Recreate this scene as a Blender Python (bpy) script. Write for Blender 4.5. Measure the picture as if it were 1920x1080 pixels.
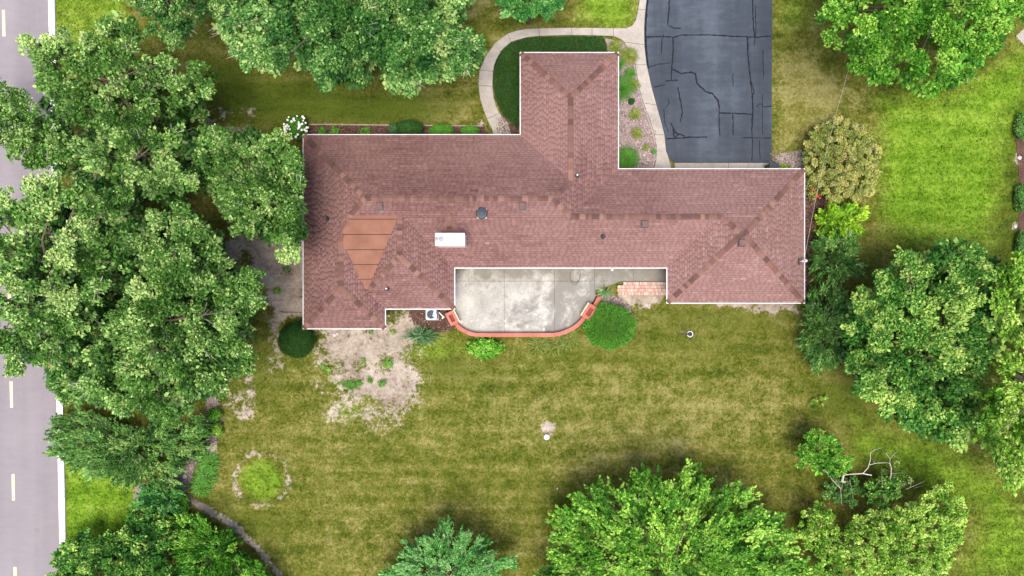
import bpy, math, random
import numpy as np
from mathutils import Vector

# ------------------------------------------------------------------ camera, sky, sun, exposure
for o in list(bpy.data.objects):
    bpy.data.objects.remove(o)
scene = bpy.context.scene
C = scene.collection
H_CAM = 46.0            # drone height, m
MPP = 0.036             # metres per photo pixel on the ground
cam_d = bpy.data.cameras.new('camera')
cam_d.sensor_width = 36.0
cam_d.lens = 36.0 * H_CAM / (1920 * MPP)
cam_d.clip_start = 0.5
cam_d.clip_end = 3000
cam = bpy.data.objects.new('camera', cam_d)
cam.location = (0, 0, H_CAM)
C.objects.link(cam)
scene.camera = cam

SUN_DIR = Vector((-0.06, -0.36, 1.50)).normalized()      # towards the sun
world = bpy.data.worlds.new('World')
scene.world = world
world.use_nodes = True
wn = world.node_tree
sky = wn.nodes.new('ShaderNodeTexSky')
sky.sky_type = 'NISHITA'
sky.sun_disc = False
sky.sun_elevation = math.asin(SUN_DIR.z)
sky.sun_rotation = math.atan2(SUN_DIR.x, SUN_DIR.y)
sky.air_density = 1.0
sky.dust_density = 4.0
sky.ozone_density = 1.0
bg = wn.nodes['Background']
bg.inputs['Strength'].default_value = 0.15
wn.links.new(sky.outputs[0], bg.inputs['Color'])

sun_d = bpy.data.lights.new('sun', 'SUN')
sun_d.energy = 2.2
sun_d.angle = math.radians(26)
sun_d.color = (1.0, 0.94, 0.86)
sun = bpy.data.objects.new('sun', sun_d)
sun.rotation_euler = SUN_DIR.to_track_quat('Z', 'Y').to_euler()
sun.location = (10, -20, 60)
C.objects.link(sun)

scene.view_settings.view_transform = 'Standard'
scene.view_settings.look = 'None'
scene.view_settings.exposure = 1.05
scene.view_settings.gamma = 1.0
scene.view_settings.use_curve_mapping = False

random.seed(7)
RNG = np.random.default_rng(11)

# ------------------------------------------------------------------ helpers
def W(px, py, z=0.0):
    """world point at height z that stands on photo pixel (px, py)"""
    k = MPP * (H_CAM - z) / H_CAM
    return Vector(((px - 960) * k, (540 - py) * k, z))

def Wn(P, z):
    P = np.asarray(P, float)
    k = MPP * (H_CAM - z) / H_CAM
    return np.stack([(P[:, 0] - 960) * k, (540 - P[:, 1]) * k, np.broadcast_to(z, P.shape[:1])], 1)

def tag(o, label=None, cat=None, group=None, kind=None):
    if label: o['label'] = label
    if cat: o['category'] = cat
    if group: o['group'] = group
    if kind: o['kind'] = kind
    return o

GROUPS = {'grass_clump': 'grass clumps round the house', 'clipped_shrub': 'clipped shrubs round the house', 'weed': 'weeds on the bare soil', 'perennial': 'small bedding plants',
          'leafy_shrub': 'leafy shrubs at the yard edges', 'yew_shrub': 'yews beside the garage', 'daylily_clump': 'daylily tufts by the wood chips', 'low_shrub': 'low shrubs in the side beds',
          'maple_tree': 'maples on the right', 'yucca': 'yuccas behind the house', 'bed_edging': 'bed edgings', 'oak_tree': 'oaks along the top edge'}
def empty(name, loc, label, cat, group=None, rz=0):
    group = group or GROUPS.get(name)
    o = bpy.data.objects.new(name, None)
    o.location = loc
    o.rotation_euler = (0, 0, rz)
    o.empty_display_size = 0.3
    C.objects.link(o)
    return tag(o, label, cat, group)

class MB:
    def __init__(s): s.v = []; s.f = []
    def add(s, vs, fs):
        n = len(s.v); s.v += [tuple(v) for v in vs]; s.f += [tuple(i + n for i in f) for f in fs]; return s
    def box(s, c, size, rz=0.0):
        cx, cy, cz = c; a, b, h = size[0] / 2, size[1] / 2, size[2] / 2
        ca, sa = math.cos(rz), math.sin(rz)
        vs = []
        for z in (-h, h):
            for x, y in ((-a, -b), (a, -b), (a, b), (-a, b)):
                vs.append((cx + x * ca - y * sa, cy + x * sa + y * ca, cz + z))
        return s.add(vs, [(3, 2, 1, 0), (4, 5, 6, 7), (0, 1, 5, 4), (1, 2, 6, 5), (2, 3, 7, 6), (3, 0, 4, 7)])
    def prism(s, pts, z0, z1):
        n = len(pts)
        a = sum(pts[i][0] * pts[(i + 1) % n][1] - pts[(i + 1) % n][0] * pts[i][1] for i in range(n))
        if a < 0: pts = pts[::-1]
        vs = [(p[0], p[1], z0) for p in pts] + [(p[0], p[1], z1) for p in pts]
        fs = [tuple(range(n))[::-1], tuple(range(n, 2 * n))]
        fs += [(i, (i + 1) % n, n + (i + 1) % n, n + i) for i in range(n)]
        return s.add(vs, fs)
    def bevel_prism(s, pts, z0, z1, b=0.01):
        """prism with a chamfered top edge (pts convex-ish)"""
        n = len(pts)
        a = sum(pts[i][0] * pts[(i + 1) % n][1] - pts[(i + 1) % n][0] * pts[i][1] for i in range(n))
        if a < 0: pts = pts[::-1]
        ins = offset_poly(pts, -b)
        vs = [(p[0], p[1], z0) for p in pts] + [(p[0], p[1], z1 - b) for p in pts] + [(p[0], p[1], z1) for p in ins]
        fs = [tuple(range(2 * n, 3 * n))]
        for k in (0, n):
            fs += [(k + i, k + (i + 1) % n, k + n + (i + 1) % n, k + n + i) for i in range(n)]
        return s.add(vs, fs)
    def tube(s, pts, rad, sides=6, cap=True):
        pts = [Vector(p) for p in pts]
        n = len(pts)
        if not hasattr(rad, '__len__'): rad = [rad] * n
        vs = []; fs = []
        ref = Vector((0.13, 0.31, 0.94))
        for i, p in enumerate(pts):
            t = (pts[min(i + 1, n - 1)] - pts[max(i - 1, 0)])
            t = t.normalized() if t.length > 1e-9 else Vector((0, 0, 1))
            r = ref if abs(t.dot(ref)) < 0.95 else Vector((1, 0, 0))
            u = t.cross(r).normalized(); w = t.cross(u)
            for k in range(sides):
                a = 2 * math.pi * k / sides
                vs.append(p + (u * math.cos(a) + w * math.sin(a)) * rad[i])
        for i in range(n - 1):
            for k in range(sides):
                k2 = (k + 1) % sides
                fs.append((i * sides + k, i * sides + k2, (i + 1) * sides + k2, (i + 1) * sides + k))
        if cap:
            fs.append(tuple(range(sides))[::-1]); fs.append(tuple(range((n - 1) * sides, n * sides)))
        return s.add(vs, fs)
    def lathe(s, c, prof, sides=20):
        """prof: list of (r, z) from bottom to top, around the vertical through c"""
        n = len(prof); vs = []; fs = []
        for r, z in prof:
            for k in range(sides):
                a = 2 * math.pi * k / sides
                vs.append((c[0] + r * math.cos(a), c[1] + r * math.sin(a), c[2] + z))
        for i in range(n - 1):
            for k in range(sides):
                k2 = (k + 1) % sides
                fs.append((i * sides + k, i * sides + k2, (i + 1) * sides + k2, (i + 1) * sides + k))
        fs.append(tuple(range(sides))[::-1]); fs.append(tuple(range((n - 1) * sides, n * sides)))
        return s.add(vs, fs)
    def mesh(s, name):
        me = bpy.data.meshes.new(name)
        me.from_pydata(s.v, [], s.f); me.update()
        return me
    def build(s, name, mat, parent=None, smooth=False, origin=None):
        if origin is not None:
            ox, oy, oz = origin
            s.v = [(x - ox, y - oy, z - oz) for x, y, z in s.v]
        me = s.mesh(name)
        me.materials.append(mat)
        if smooth: me.shade_smooth()
        o = bpy.data.objects.new(name, me)
        if origin is not None: o.location = origin
        C.objects.link(o)
        if parent is not None: o.parent = parent
        return o

def offset_poly(pts, d):
    """offset a CCW polygon outward by d with mitred corners"""
    n = len(pts); out = []
    for i in range(n):
        p0, p1, p2 = pts[i - 1], pts[i], pts[(i + 1) % n]
        e1 = (p1[0] - p0[0], p1[1] - p0[1]); e2 = (p2[0] - p1[0], p2[1] - p1[1])
        l1 = math.hypot(*e1) or 1; l2 = math.hypot(*e2) or 1
        n1 = (e1[1] / l1, -e1[0] / l1); n2 = (e2[1] / l2, -e2[0] / l2)
        k = 1 + n1[0] * n2[0] + n1[1] * n2[1]
        k = max(k, 0.3)
        out.append((p1[0] + d * (n1[0] + n2[0]) / k, p1[1] + d * (n1[1] + n2[1]) / k))
    return out

def np_mesh(name, V, F, mat, attrs=None, parent=None, kind=None, smooth=False):
    """V (n,3), F (m,4) quads; attrs {name: (domain, data)}"""
    me = bpy.data.meshes.new(name)
    n, m = len(V), len(F)
    k = F.shape[1]
    me.vertices.add(n); me.loops.add(m * k); me.polygons.add(m)
    me.vertices.foreach_set('co', np.ascontiguousarray(V, dtype=np.float32).ravel())
    me.loops.foreach_set('vertex_index', np.ascontiguousarray(F, dtype=np.int32).ravel())
    me.polygons.foreach_set('loop_start', np.arange(0, m * k, k, dtype=np.int32))
    me.polygons.foreach_set('loop_total', np.full(m, k, dtype=np.int32))
    me.update(calc_edges=True)
    for an, (dom, dat) in (attrs or {}).items():
        dat = np.asarray(dat, np.float32)
        if dat.ndim == 1:
            a = me.attributes.new(an, 'FLOAT', dom); a.data.foreach_set('value', dat)
        else:
            a = me.attributes.new(an, 'FLOAT_COLOR', dom); a.data.foreach_set('color', dat.ravel())
    me.materials.append(mat)
    if smooth: me.shade_smooth()
    o = bpy.data.objects.new(name, me)
    C.objects.link(o)
    if parent is not None: o.parent = parent
    if kind: o['kind'] = kind
    return o

def srgb(r, g, b):
    f = lambda c: ((c / 255 + 0.055) / 1.055) ** 2.4 if c > 10 else c / 255 / 12.92
    return (f(r), f(g), f(b), 1.0)

# ------------------------------------------------------------------ materials
class NT:
    def __init__(s, name):
        s.m = bpy.data.materials.new(name); s.m.use_nodes = True
        s.t = s.m.node_tree; s.bsdf = s.t.nodes['Principled BSDF']; s.out = s.t.nodes['Material Output']
        s.co = s.t.nodes.new('ShaderNodeTexCoord').outputs['Object']
    def n(s, kind, **kw):
        nd = s.t.nodes.new(kind)
        for k, v in kw.items(): setattr(nd, k, v)
        return nd
    def set(s, sock, v):
        if hasattr(v, 'is_output'): s.t.links.new(v, sock)
        elif v is not None: sock.default_value = v
    def mapping(s, scale, rot=(0, 0, 0), co=None):
        m = s.n('ShaderNodeMapping'); s.set(m.inputs['Vector'], co or s.co)
        m.inputs['Scale'].default_value = scale; m.inputs['Rotation'].default_value = rot
        return m.outputs[0]
    def noise(s, scale, detail=4, rough=0.55, co=None, dist=0.0, dim='3D'):
        t = s.n('ShaderNodeTexNoise'); t.noise_dimensions = dim
        s.set(t.inputs['Vector'], co or s.co)
        t.inputs['Scale'].default_value = scale; t.inputs['Detail'].default_value = detail
        t.inputs['Roughness'].default_value = rough; t.inputs['Distortion'].default_value = dist
        return t.outputs['Fac']
    def attr(s, name, out='Fac'):
        a = s.n('ShaderNodeAttribute'); a.attribute_name = name
        return a.outputs[out]
    def ramp(s, fac, stops, interp='LINEAR'):
        r = s.n('ShaderNodeValToRGB'); s.set(r.inputs['Fac'], fac); r.color_ramp.interpolation = interp
        e = r.color_ramp.elements
        while len(e) < len(stops): e.new(0.5)
        for i, (p, c) in enumerate(stops):
            e[i].position = p; e[i].color = c if hasattr(c, '__len__') else (c, c, c, 1)
        return r.outputs['Color']
    def mix(s, fac, a, b, mode='MIX'):
        x = s.n('ShaderNodeMix', data_type='RGBA', blend_type=mode)
        s.set(x.inputs['Factor'], fac); s.set(x.inputs['A'], a); s.set(x.inputs['B'], b)
        return x.outputs['Result']
    def math(s, op, a, b=None, c=None, clamp=False):
        x = s.n('ShaderNodeMath', operation=op, use_clamp=clamp)
        s.set(x.inputs[0], a)
        if b is not None: s.set(x.inputs[1], b)
        if c is not None: s.set(x.inputs[2], c)
        return x.outputs[0]
    def bump(s, h, strength=0.4, dist=0.02):
        b = s.n('ShaderNodeBump'); s.set(b.inputs['Height'], h)
        b.inputs['Strength'].default_value = strength; b.inputs['Distance'].default_value = dist
        s.t.links.new(b.outputs[0], s.bsdf.inputs['Normal'])
        return b.outputs[0]
    def fin(s, col=None, rough=0.8, spec=0.3, metal=0.0):
        s.set(s.bsdf.inputs['Base Color'], col); s.set(s.bsdf.inputs['Roughness'], rough)
        s.bsdf.inputs['Specular IOR Level'].default_value = spec
        s.bsdf.inputs['Metallic'].default_value = metal
        return s.m

def plain(name, c1, c2, scale=3.0, rough=0.7, spec=0.3, metal=0.0, bump=0.15, bscale=40):
    t = NT(name)
    col = t.mix(t.ramp(t.noise(scale, 5), [(0.3, 0.0), (0.7, 1.0)]), c1, c2)
    if bump: t.bump(t.noise(bscale, 4), bump, 0.01)
    return t.fin(col, rough, spec, metal)

def leaf_mat(name, stops, trans=0.16, rough=0.55, hue=0.0):
    """stops: dark, mid, light leaf colours picked by the leaf's own tint"""
    t = NT(name)
    col = t.ramp(t.attr('tint'), list(zip((0.0, 0.5, 0.92, 1.0), stops)))
    tr = t.n('ShaderNodeBsdfTranslucent')
    t.set(tr.inputs['Color'], t.mix(0.5, col, (0.16, 0.22, 0.02, 1)))
    t.fin(col, rough, 0.18)
    mx = t.n('ShaderNodeMixShader'); mx.inputs[0].default_value = trans
    t.t.links.new(t.bsdf.outputs[0], mx.inputs[1]); t.t.links.new(tr.outputs[0], mx.inputs[2])
    t.t.links.new(mx.outputs[0], t.out.inputs['Surface'])
    return t.m

def lawn_material():
    t = NT('lawn_grass')
    A = t.n('ShaderNodeAttribute'); A.attribute_name = 'lawn'
    sep = t.n('ShaderNodeSeparateColor'); t.set(sep.inputs[0], A.outputs['Color'])
    bare, lush, dry = sep.outputs[0], sep.outputs[1], sep.outputs[2]
    deep = A.outputs['Alpha']
    n_big = t.noise(0.22, 5, 0.6)
    n_mid = t.noise(1.1, 6, 0.65)
    n_fin = t.noise(4.6, 6, 0.82)
    n_hi = t.noise(22, 3, 0.7)
    # mown swathes run across the yard
    st = t.noise(1.0, 3, 0.5, co=t.mapping((0.12, 1.1, 1)))
    f = t.math('ADD', t.math('MULTIPLY', n_mid, 0.62), t.math('MULTIPLY', n_big, 0.30))
    f = t.math('ADD', f, t.math('MULTIPLY', st, 0.36))
    f = t.math('ADD', f, t.math('MULTIPLY', n_fin, 0.95))
    f = t.math('ADD', f, t.math('MULTIPLY', n_hi, 0.52))
    f = t.math('SUBTRACT', f, 0.655)
    sy = t.n('ShaderNodeSeparateXYZ'); t.set(sy.inputs[0], t.co)
    band = t.math('SINE', t.math('ADD', t.math('MULTIPLY', sy.outputs[1], 7.4), t.math('MULTIPLY', t.noise(0.25, 4), 7.0)))
    f = t.math('ADD', f, t.math('MULTIPLY', band, t.math('MULTIPLY', n_mid, 0.038)))
    base = t.ramp(f, [(0.52, LAWN['dark']), (0.66, LAWN['olive']), (0.78, LAWN['tan']), (0.95, LAWN['straw'])])
    green = t.ramp(f, [(0.50, LAWN['lush_d']), (0.70, LAWN['lush']), (0.92, LAWN['lush_l'])])
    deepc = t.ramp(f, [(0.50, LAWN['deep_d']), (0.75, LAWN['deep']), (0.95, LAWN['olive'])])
    dryc = t.ramp(f, [(0.50, LAWN['olive']), (0.65, LAWN['tan']), (0.85, LAWN['straw'])])
    wob = t.math('MULTIPLY', t.math('SUBTRACT', t.math('ADD', t.math('MULTIPLY', n_mid, 0.55), t.math('MULTIPLY', n_fin, 0.45)), 0.5), 2.2)
    def mask(x, lo, hi, k=1.0):
        v = t.math('ADD', x, t.math('MULTIPLY', wob, k))
        return t.math('MULTIPLY', t.ramp(v, [(lo, 0.0), (hi, 1.0)]), t.ramp(x, [(0.0, 0.0), (0.12, 1.0)]))
    c = t.mix(mask(dry, 0.25, 0.85, 0.9), base, dryc)
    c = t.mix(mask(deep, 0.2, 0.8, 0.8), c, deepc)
    c = t.mix(mask(lush, 0.2, 0.8, 0.7), c, green)
    soil = t.ramp(t.math('ADD', t.math('ADD', t.math('MULTIPLY', n_mid, 0.35), t.math('MULTIPLY', n_fin, 0.4)), t.math('MULTIPLY', t.noise(0.45, 3), 0.3)),
                  [(0.40, LAWN['soil_d']), (0.52, LAWN['soil']), (0.63, LAWN['soil_l'])])
    c = t.mix(mask(bare, 0.40, 0.64, 1.45), c, soil)
    # small dark weeds dotted about
    vo = t.n('ShaderNodeTexVoronoi'); t.set(vo.inputs['Vector'], t.co); vo.inputs['Scale'].default_value = 1.15
    vd = t.math('ADD', vo.outputs['Distance'], t.math('MULTIPLY', n_fin, 0.10))
    sp = t.ramp(vd, [(0.10, 1.0), (0.17, 0.0)])
    sel = t.ramp(t.noise(0.5, 2, co=vo.outputs['Position']), [(0.47, 0.0), (0.53, 1.0)])
    c = t.mix(t.math('MULTIPLY', t.math('MULTIPLY', sp, sel), 0.75), c, LAWN['deep_d'])
    h = t.math('ADD', n_fin, t.math('MULTIPLY', n_hi, 0.8))
    t.bump(h, 0.9, 0.06)
    return t.fin(c, 0.95, 0.08)

LAWN = dict(dark=(0.036, 0.050, 0.005, 1), olive=(0.074, 0.092, 0.010, 1), tan=(0.128, 0.124, 0.024, 1), straw=(0.235, 0.215, 0.080, 1),
            lush_d=(0.040, 0.095, 0.006, 1), lush=(0.100, 0.195, 0.010, 1), lush_l=(0.20, 0.29, 0.035, 1),
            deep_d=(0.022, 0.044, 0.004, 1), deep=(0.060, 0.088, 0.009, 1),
            soil_d=(0.13, 0.092, 0.064, 1), soil=(0.265, 0.218, 0.172, 1), soil_l=(0.40, 0.345, 0.285, 1))
M = {}
M['lawn'] = lawn_material()

def asphalt(name, c1, c2, c3, patch=0.25):
    t = NT(name)
    big = t.noise(patch, 4, 0.6); fine = t.noise(14, 4, 0.8); mid = t.noise(1.6, 5, 0.65, co=t.mapping((0.6, 1.6, 1)))
    f = t.math('ADD', t.math('ADD', t.math('MULTIPLY', big, 0.45), t.math('MULTIPLY', mid, 0.35)), t.math('MULTIPLY', fine, 0.2))
    trk = t.noise(1.0, 3, 0.5, co=t.mapping((0.9, 0.03, 1)))
    f = t.math('ADD', f, t.math('MULTIPLY', t.math('SUBTRACT', trk, 0.5), 0.35))
    col = t.ramp(f, [(0.36, c1), (0.5, c2), (0.66, c3)])
    vo = t.n('ShaderNodeTexVoronoi'); t.set(vo.inputs['Vector'], t.co); vo.inputs['Scale'].default_value = 1.3
    fleck = t.math('MULTIPLY', t.ramp(vo.outputs['Distance'], [(0.012, 1.0), (0.03, 0.0)]), t.ramp(t.noise(0.8, 2, co=vo.outputs['Position']), [(0.55, 0.0), (0.6, 1.0)]))
    col = t.mix(fleck, col, (0.5, 0.5, 0.48, 1))
    t.bump(t.noise(60, 3, 0.8), 0.35, 0.008)
    return t.fin(col, t.ramp(mid, [(0.3, 0.62), (0.7, 0.85)]), 0.3)
M['driveway'] = asphalt('driveway_asphalt', (0.018, 0.024, 0.033, 1), (0.033, 0.042, 0.056, 1), (0.068, 0.082, 0.103, 1))
M['road'] = asphalt('road_asphalt', (0.150, 0.130, 0.141, 1), (0.178, 0.158, 0.168, 1), (0.210, 0.188, 0.196, 1), 0.12)
M['tar'] = plain('crack_sealant', (0.006, 0.008, 0.012, 1), (0.013, 0.016, 0.022, 1), 4, 0.8, 0.12)

def concrete(name, c1, c2, c3, stain=None, sc=0.5, lo=0.55, hi=0.72):
    t = NT(name)
    f = t.math('ADD', t.math('MULTIPLY', t.noise(0.9, 5, 0.65), 0.6), t.math('MULTIPLY', t.noise(9, 5, 0.7), 0.4))
    col = t.ramp(f, [(0.36, c1), (0.5, c2), (0.66, c3)])
    if stain:
        s = t.math('ADD', t.math('MULTIPLY', t.noise(sc, 5, 0.6, dist=0.6), 0.8), t.math('MULTIPLY', t.noise(5, 4, 0.7), 0.2))
        col = t.mix(t.ramp(s, [(lo, 0.0), (hi, 0.85)]), col, stain)
    t.bump(t.noise(30, 4, 0.7), 0.2, 0.01)
    return t.fin(col, 0.9, 0.2)
M['walk'] = concrete('walk_concrete', (0.23, 0.205, 0.175, 1), (0.29, 0.26, 0.225, 1), (0.36, 0.325, 0.285, 1), (0.17, 0.15, 0.13, 1))
M['curb'] = concrete('curb_concrete', (0.55, 0.52, 0.50, 1), (0.68, 0.65, 0.63, 1), (0.78, 0.76, 0.74, 1), (0.40, 0.38, 0.35, 1), 1.5, 0.6, 0.75)
M['joint'] = plain('joint_dirt', (0.05, 0.045, 0.035, 1), (0.10, 0.085, 0.065, 1), 6)

def patio_mat():
    t = NT('patio_concrete')
    f = t.math('ADD', t.math('MULTIPLY', t.noise(0.7, 5, 0.6), 0.6), t.math('MULTIPLY', t.noise(7, 5, 0.7), 0.4))
    col = t.ramp(f, [(0.36, (0.22, 0.212, 0.185, 1)), (0.5, (0.31, 0.298, 0.265, 1)), (0.66, (0.42, 0.40, 0.36, 1))])
    # grey weathered zone to the east, blotched
    xs = t.n('ShaderNodeSeparateXYZ'); t.set(xs.inputs[0], t.co)
    w = t.math('ADD', t.math('MULTIPLY', t.noise(0.5, 6, 0.7, dist=0.5), 0.8), t.math('MULTIPLY', t.noise(2.2, 5, 0.7), 0.25))
    g = t.math('ADD', t.math('MULTIPLY', t.math('ADD', xs.outputs[0], -1.2), 0.018), w)
    col = t.mix(t.ramp(g, [(0.50, 0.0), (0.62, 0.85)]), col, (0.155, 0.147, 0.13, 1))
    # dark algae along the house
    g2 = t.math('ADD', t.math('MULTIPLY', t.math('ADD', xs.outputs[1], -0.1), 0.22), t.noise(0.9, 5, 0.7))
    col = t.mix(t.ramp(g2, [(0.54, 0.0), (0.74, 0.85)]), col, (0.15, 0.135, 0.105, 1))
    # pale scaled patches
    vo = t.n('ShaderNodeTexVoronoi'); t.set(vo.inputs['Vector'], t.co); vo.inputs['Scale'].default_value = 1.6
    vd = t.math('ADD', vo.outputs['Distance'], t.math('MULTIPLY', t.noise(3, 5, 0.7), 0.5))
    sc = t.math('MULTIPLY', t.ramp(vd, [(0.36, 1.0), (0.46, 0.0)]),
                t.ramp(t.math('ADD', t.math('MULTIPLY', xs.outputs[1], -0.28), t.noise(0.7, 2)), [(0.92, 0.0), (1.05, 1.0)]))
    col = t.mix(t.math('MULTIPLY', sc, 0.85), col, (0.50, 0.46, 0.40, 1))
    t.bump(t.noise(30, 4, 0.7), 0.2, 0.01)
    return t.fin(col, 0.9, 0.2)
M['patio'] = patio_mat()

def mulch(name, a, b, c):
    t = NT(name)
    vo = t.n('ShaderNodeTexVoronoi'); t.set(vo.inputs['Vector'], t.mapping((1, 1.7, 1), (0, 0, 0.6))); vo.inputs['Scale'].default_value = 11
    f = t.math('ADD', t.math('MULTIPLY', t.noise(2.0, 5, 0.7), 0.5), t.math('MULTIPLY', t.noise(13, 4, 0.8), 0.5))
    col = t.mix(0.45, t.ramp(f, [(0.36, a), (0.52, b), (0.68, c)]), t.ramp(t.math('FRACT', t.math('MULTIPLY', vo.outputs['Distance'], 7.3)), [(0, a), (0.6, b), (1, c)]))
    t.bump(vo.outputs['Distance'], 0.9, 0.05)
    return t.fin(col, 0.95, 0.1)
M['mulch_red'] = mulch('mulch_red', (0.035, 0.018, 0.014, 1), (0.085, 0.045, 0.035, 1), (0.19, 0.115, 0.09, 1))
M['mulch_pale'] = mulch('mulch_pale', (0.12, 0.085, 0.08, 1), (0.25, 0.19, 0.18, 1), (0.42, 0.34, 0.32, 1))

def shingle_mat(name, stops, wear=(0.25, 0.147, 0.132, 1)):
    t = NT(name)
    col = t.ramp(t.attr('tint'), stops)
    big = t.noise(0.16, 4, 0.55)
    col = t.mix(t.math('MULTIPLY', t.ramp(big, [(0.40, 0.0), (0.66, 1.0)]), 0.45), col, wear)
    grit = t.noise(45, 3, 0.8)
    col = t.mix(0.5, col, t.ramp(grit, [(0.3, (0.35, 0.35, 0.35, 1)), (0.7, (0.65, 0.65, 0.65, 1))]), 'OVERLAY')
    t.bump(grit, 0.15, 0.004)
    return t.fin(col, 0.92, 0.15)
M['shingle'] = shingle_mat('roof_shingles', [(0.0, (0.080, 0.038, 0.036, 1)), (0.35, (0.150, 0.077, 0.069, 1)), (0.7, (0.222, 0.125, 0.110, 1)), (1.0, (0.34, 0.222, 0.200, 1))])
def cap_mat():
    t = NT('ridge_cap_shingle')
    oi = t.n('ShaderNodeObjectInfo')
    col = t.ramp(oi.outputs['Random'], [(0.0, (0.078, 0.043, 0.037, 1)), (0.3, (0.108, 0.058, 0.047, 1)), (0.7, (0.148, 0.078, 0.062, 1)), (1.0, (0.20, 0.112, 0.088, 1))])
    t.bump(t.noise(45, 3, 0.8), 0.4, 0.008)
    return t.fin(col, 0.92, 0.15)
M['cap'] = cap_mat()
M['membrane'] = plain('rolled_roofing', (0.165, 0.076, 0.050, 1), (0.215, 0.104, 0.070, 1), 1.2, 0.85, 0.15, 0, 0.3, 50)
M['white'] = plain('white_aluminium', (0.46, 0.455, 0.45, 1), (0.58, 0.57, 0.555, 1), 1.5, 0.45, 0.4, 0, 0.03)
M['chimney'] = plain('painted_brick', (0.60, 0.47, 0.43, 1), (0.74, 0.62, 0.58, 1), 6, 0.85, 0.2)
M['vent'] = plain('vent_paint', (0.095, 0.052, 0.048, 1), (0.14, 0.08, 0.074, 1), 6, 0.8, 0.15)
M['black'] = plain('black_plastic', (0.012, 0.013, 0.015, 1), (0.03, 0.032, 0.036, 1), 6, 0.5, 0.4)
M['steel'] = plain('blue_grey_steel', (0.032, 0.048, 0.066, 1), (0.05, 0.07, 0.092, 1), 3, 0.7, 0.2, 0.0, 0.03)
M['acmetal'] = plain('condenser_paint', (0.26, 0.31, 0.38, 1), (0.34, 0.39, 0.46, 1), 3, 0.5, 0.4, 0, 0.03)
M['salmon'] = concrete('salmon_paint', (0.29, 0.085, 0.058, 1), (0.35, 0.118, 0.085, 1), (0.41, 0.155, 0.118, 1), (0.24, 0.072, 0.05, 1), 1.2)
M['cream'] = plain('cream_edge', (0.62, 0.50, 0.32, 1), (0.72, 0.60, 0.42, 1), 4, 0.8)
M['planter_soil'] = plain('planter_soil', (0.13, 0.03, 0.025, 1), (0.22, 0.06, 0.05, 1), 9, 0.95)
def brick_obj_mat():
    t = NT('step_brick')
    oi = t.n('ShaderNodeObjectInfo')
    col = t.ramp(oi.outputs['Random'], [(0, (0.32, 0.16, 0.12, 1)), (0.5, (0.44, 0.27, 0.21, 1)), (1, (0.55, 0.41, 0.34, 1))])
    col = t.mix(t.ramp(t.noise(1.2, 4, co=t.n('ShaderNodeNewGeometry').outputs['Position']), [(0.45, 0), (0.7, 0.5)]), col, (0.40, 0.33, 0.27, 1))
    t.bump(t.noise(40, 4), 0.3, 0.01)
    return t.fin(col, 0.9, 0.2)
M['brick'] = brick_obj_mat()
def wall_brick():
    t = NT('house_brick')
    b = t.n('ShaderNodeTexBrick')
    t.set(b.inputs['Vector'], t.mapping((1, 1, 1)))
    b.inputs['Scale'].default_value = 4.5
    b.inputs['Color1'].default_value = (0.36, 0.17, 0.12, 1); b.inputs['Color2'].default_value = (0.28, 0.12, 0.09, 1)
    b.inputs['Mortar'].default_value = (0.45, 0.40, 0.35, 1)
    return t.fin(b.outputs['Color'], 0.9, 0.2)
M['wall'] = wall_brick()
def glass():
    t = NT('window_glass'); return t.fin((0.03, 0.04, 0.05, 1), 0.05, 0.5)
M['glass'] = glass()
M['yellow'] = plain('lane_paint', (0.72, 0.52, 0.24, 1), (0.82, 0.66, 0.38, 1), 7, 0.8)
M['wood'] = plain('weathered_wood', (0.20, 0.15, 0.11, 1), (0.33, 0.26, 0.20, 1), 5, 0.9)
M['bark'] = plain('bark', (0.075, 0.055, 0.040, 1), (0.16, 0.125, 0.095, 1), 5, 0.95, 0.1, 0, 0.8, 12)
M['deadwood'] = plain('dead_wood', (0.34, 0.29, 0.24, 1), (0.50, 0.45, 0.39, 1), 5, 0.9, 0.1, 0, 0.4, 15)
M['petal_white'] = plain('white_petals', (0.72, 0.74, 0.62, 1), (0.85, 0.85, 0.80, 1), 12, 0.8)
M['petal_red'] = plain('red_petals', (0.50, 0.03, 0.02, 1), (0.65, 0.08, 0.03, 1), 12, 0.7)
M['stone'] = plain('pale_stone', (0.32, 0.29, 0.26, 1), (0.50, 0.46, 0.42, 1), 5, 0.9)
M['blue'] = plain('blue_plastic', (0.02, 0.10, 0.42, 1), (0.03, 0.15, 0.52, 1), 5, 0.4)
M['chip'] = None

# leaf colours: dark, mid, light, tip
M['lf_oak'] = leaf_mat('leaf_oak', [(0.020, 0.068, 0.008, 1), (0.092, 0.222, 0.032, 1), (0.40, 0.57, 0.180, 1), (0.42, 0.13, 0.03, 1)])
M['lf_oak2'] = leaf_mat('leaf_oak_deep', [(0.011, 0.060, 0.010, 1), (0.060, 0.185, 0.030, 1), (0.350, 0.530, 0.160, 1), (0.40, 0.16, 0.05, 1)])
M['lf_fresh'] = leaf_mat('leaf_fresh', [(0.016, 0.092, 0.005, 1), (0.088, 0.280, 0.018, 1), (0.350, 0.580, 0.085, 1), (0.36, 0.55, 0.10, 1)])
M['lf_maple'] = leaf_mat('leaf_maple', [(0.013, 0.070, 0.008, 1), (0.070, 0.225, 0.026, 1), (0.400, 0.570, 0.120, 1), (0.46, 0.52, 0.16, 1)])
M['lf_light'] = leaf_mat('leaf_light', [(0.040, 0.132, 0.006, 1), (0.185, 0.375, 0.034, 1), (0.490, 0.640, 0.140, 1), (0.46, 0.58, 0.14, 1)])
M['lf_lime'] = leaf_mat('leaf_lime', [(0.070, 0.190, 0.012, 1), (0.201, 0.412, 0.018, 1), (0.350, 0.550, 0.033, 1), (0.500, 0.550, 0.060, 1)])
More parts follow.
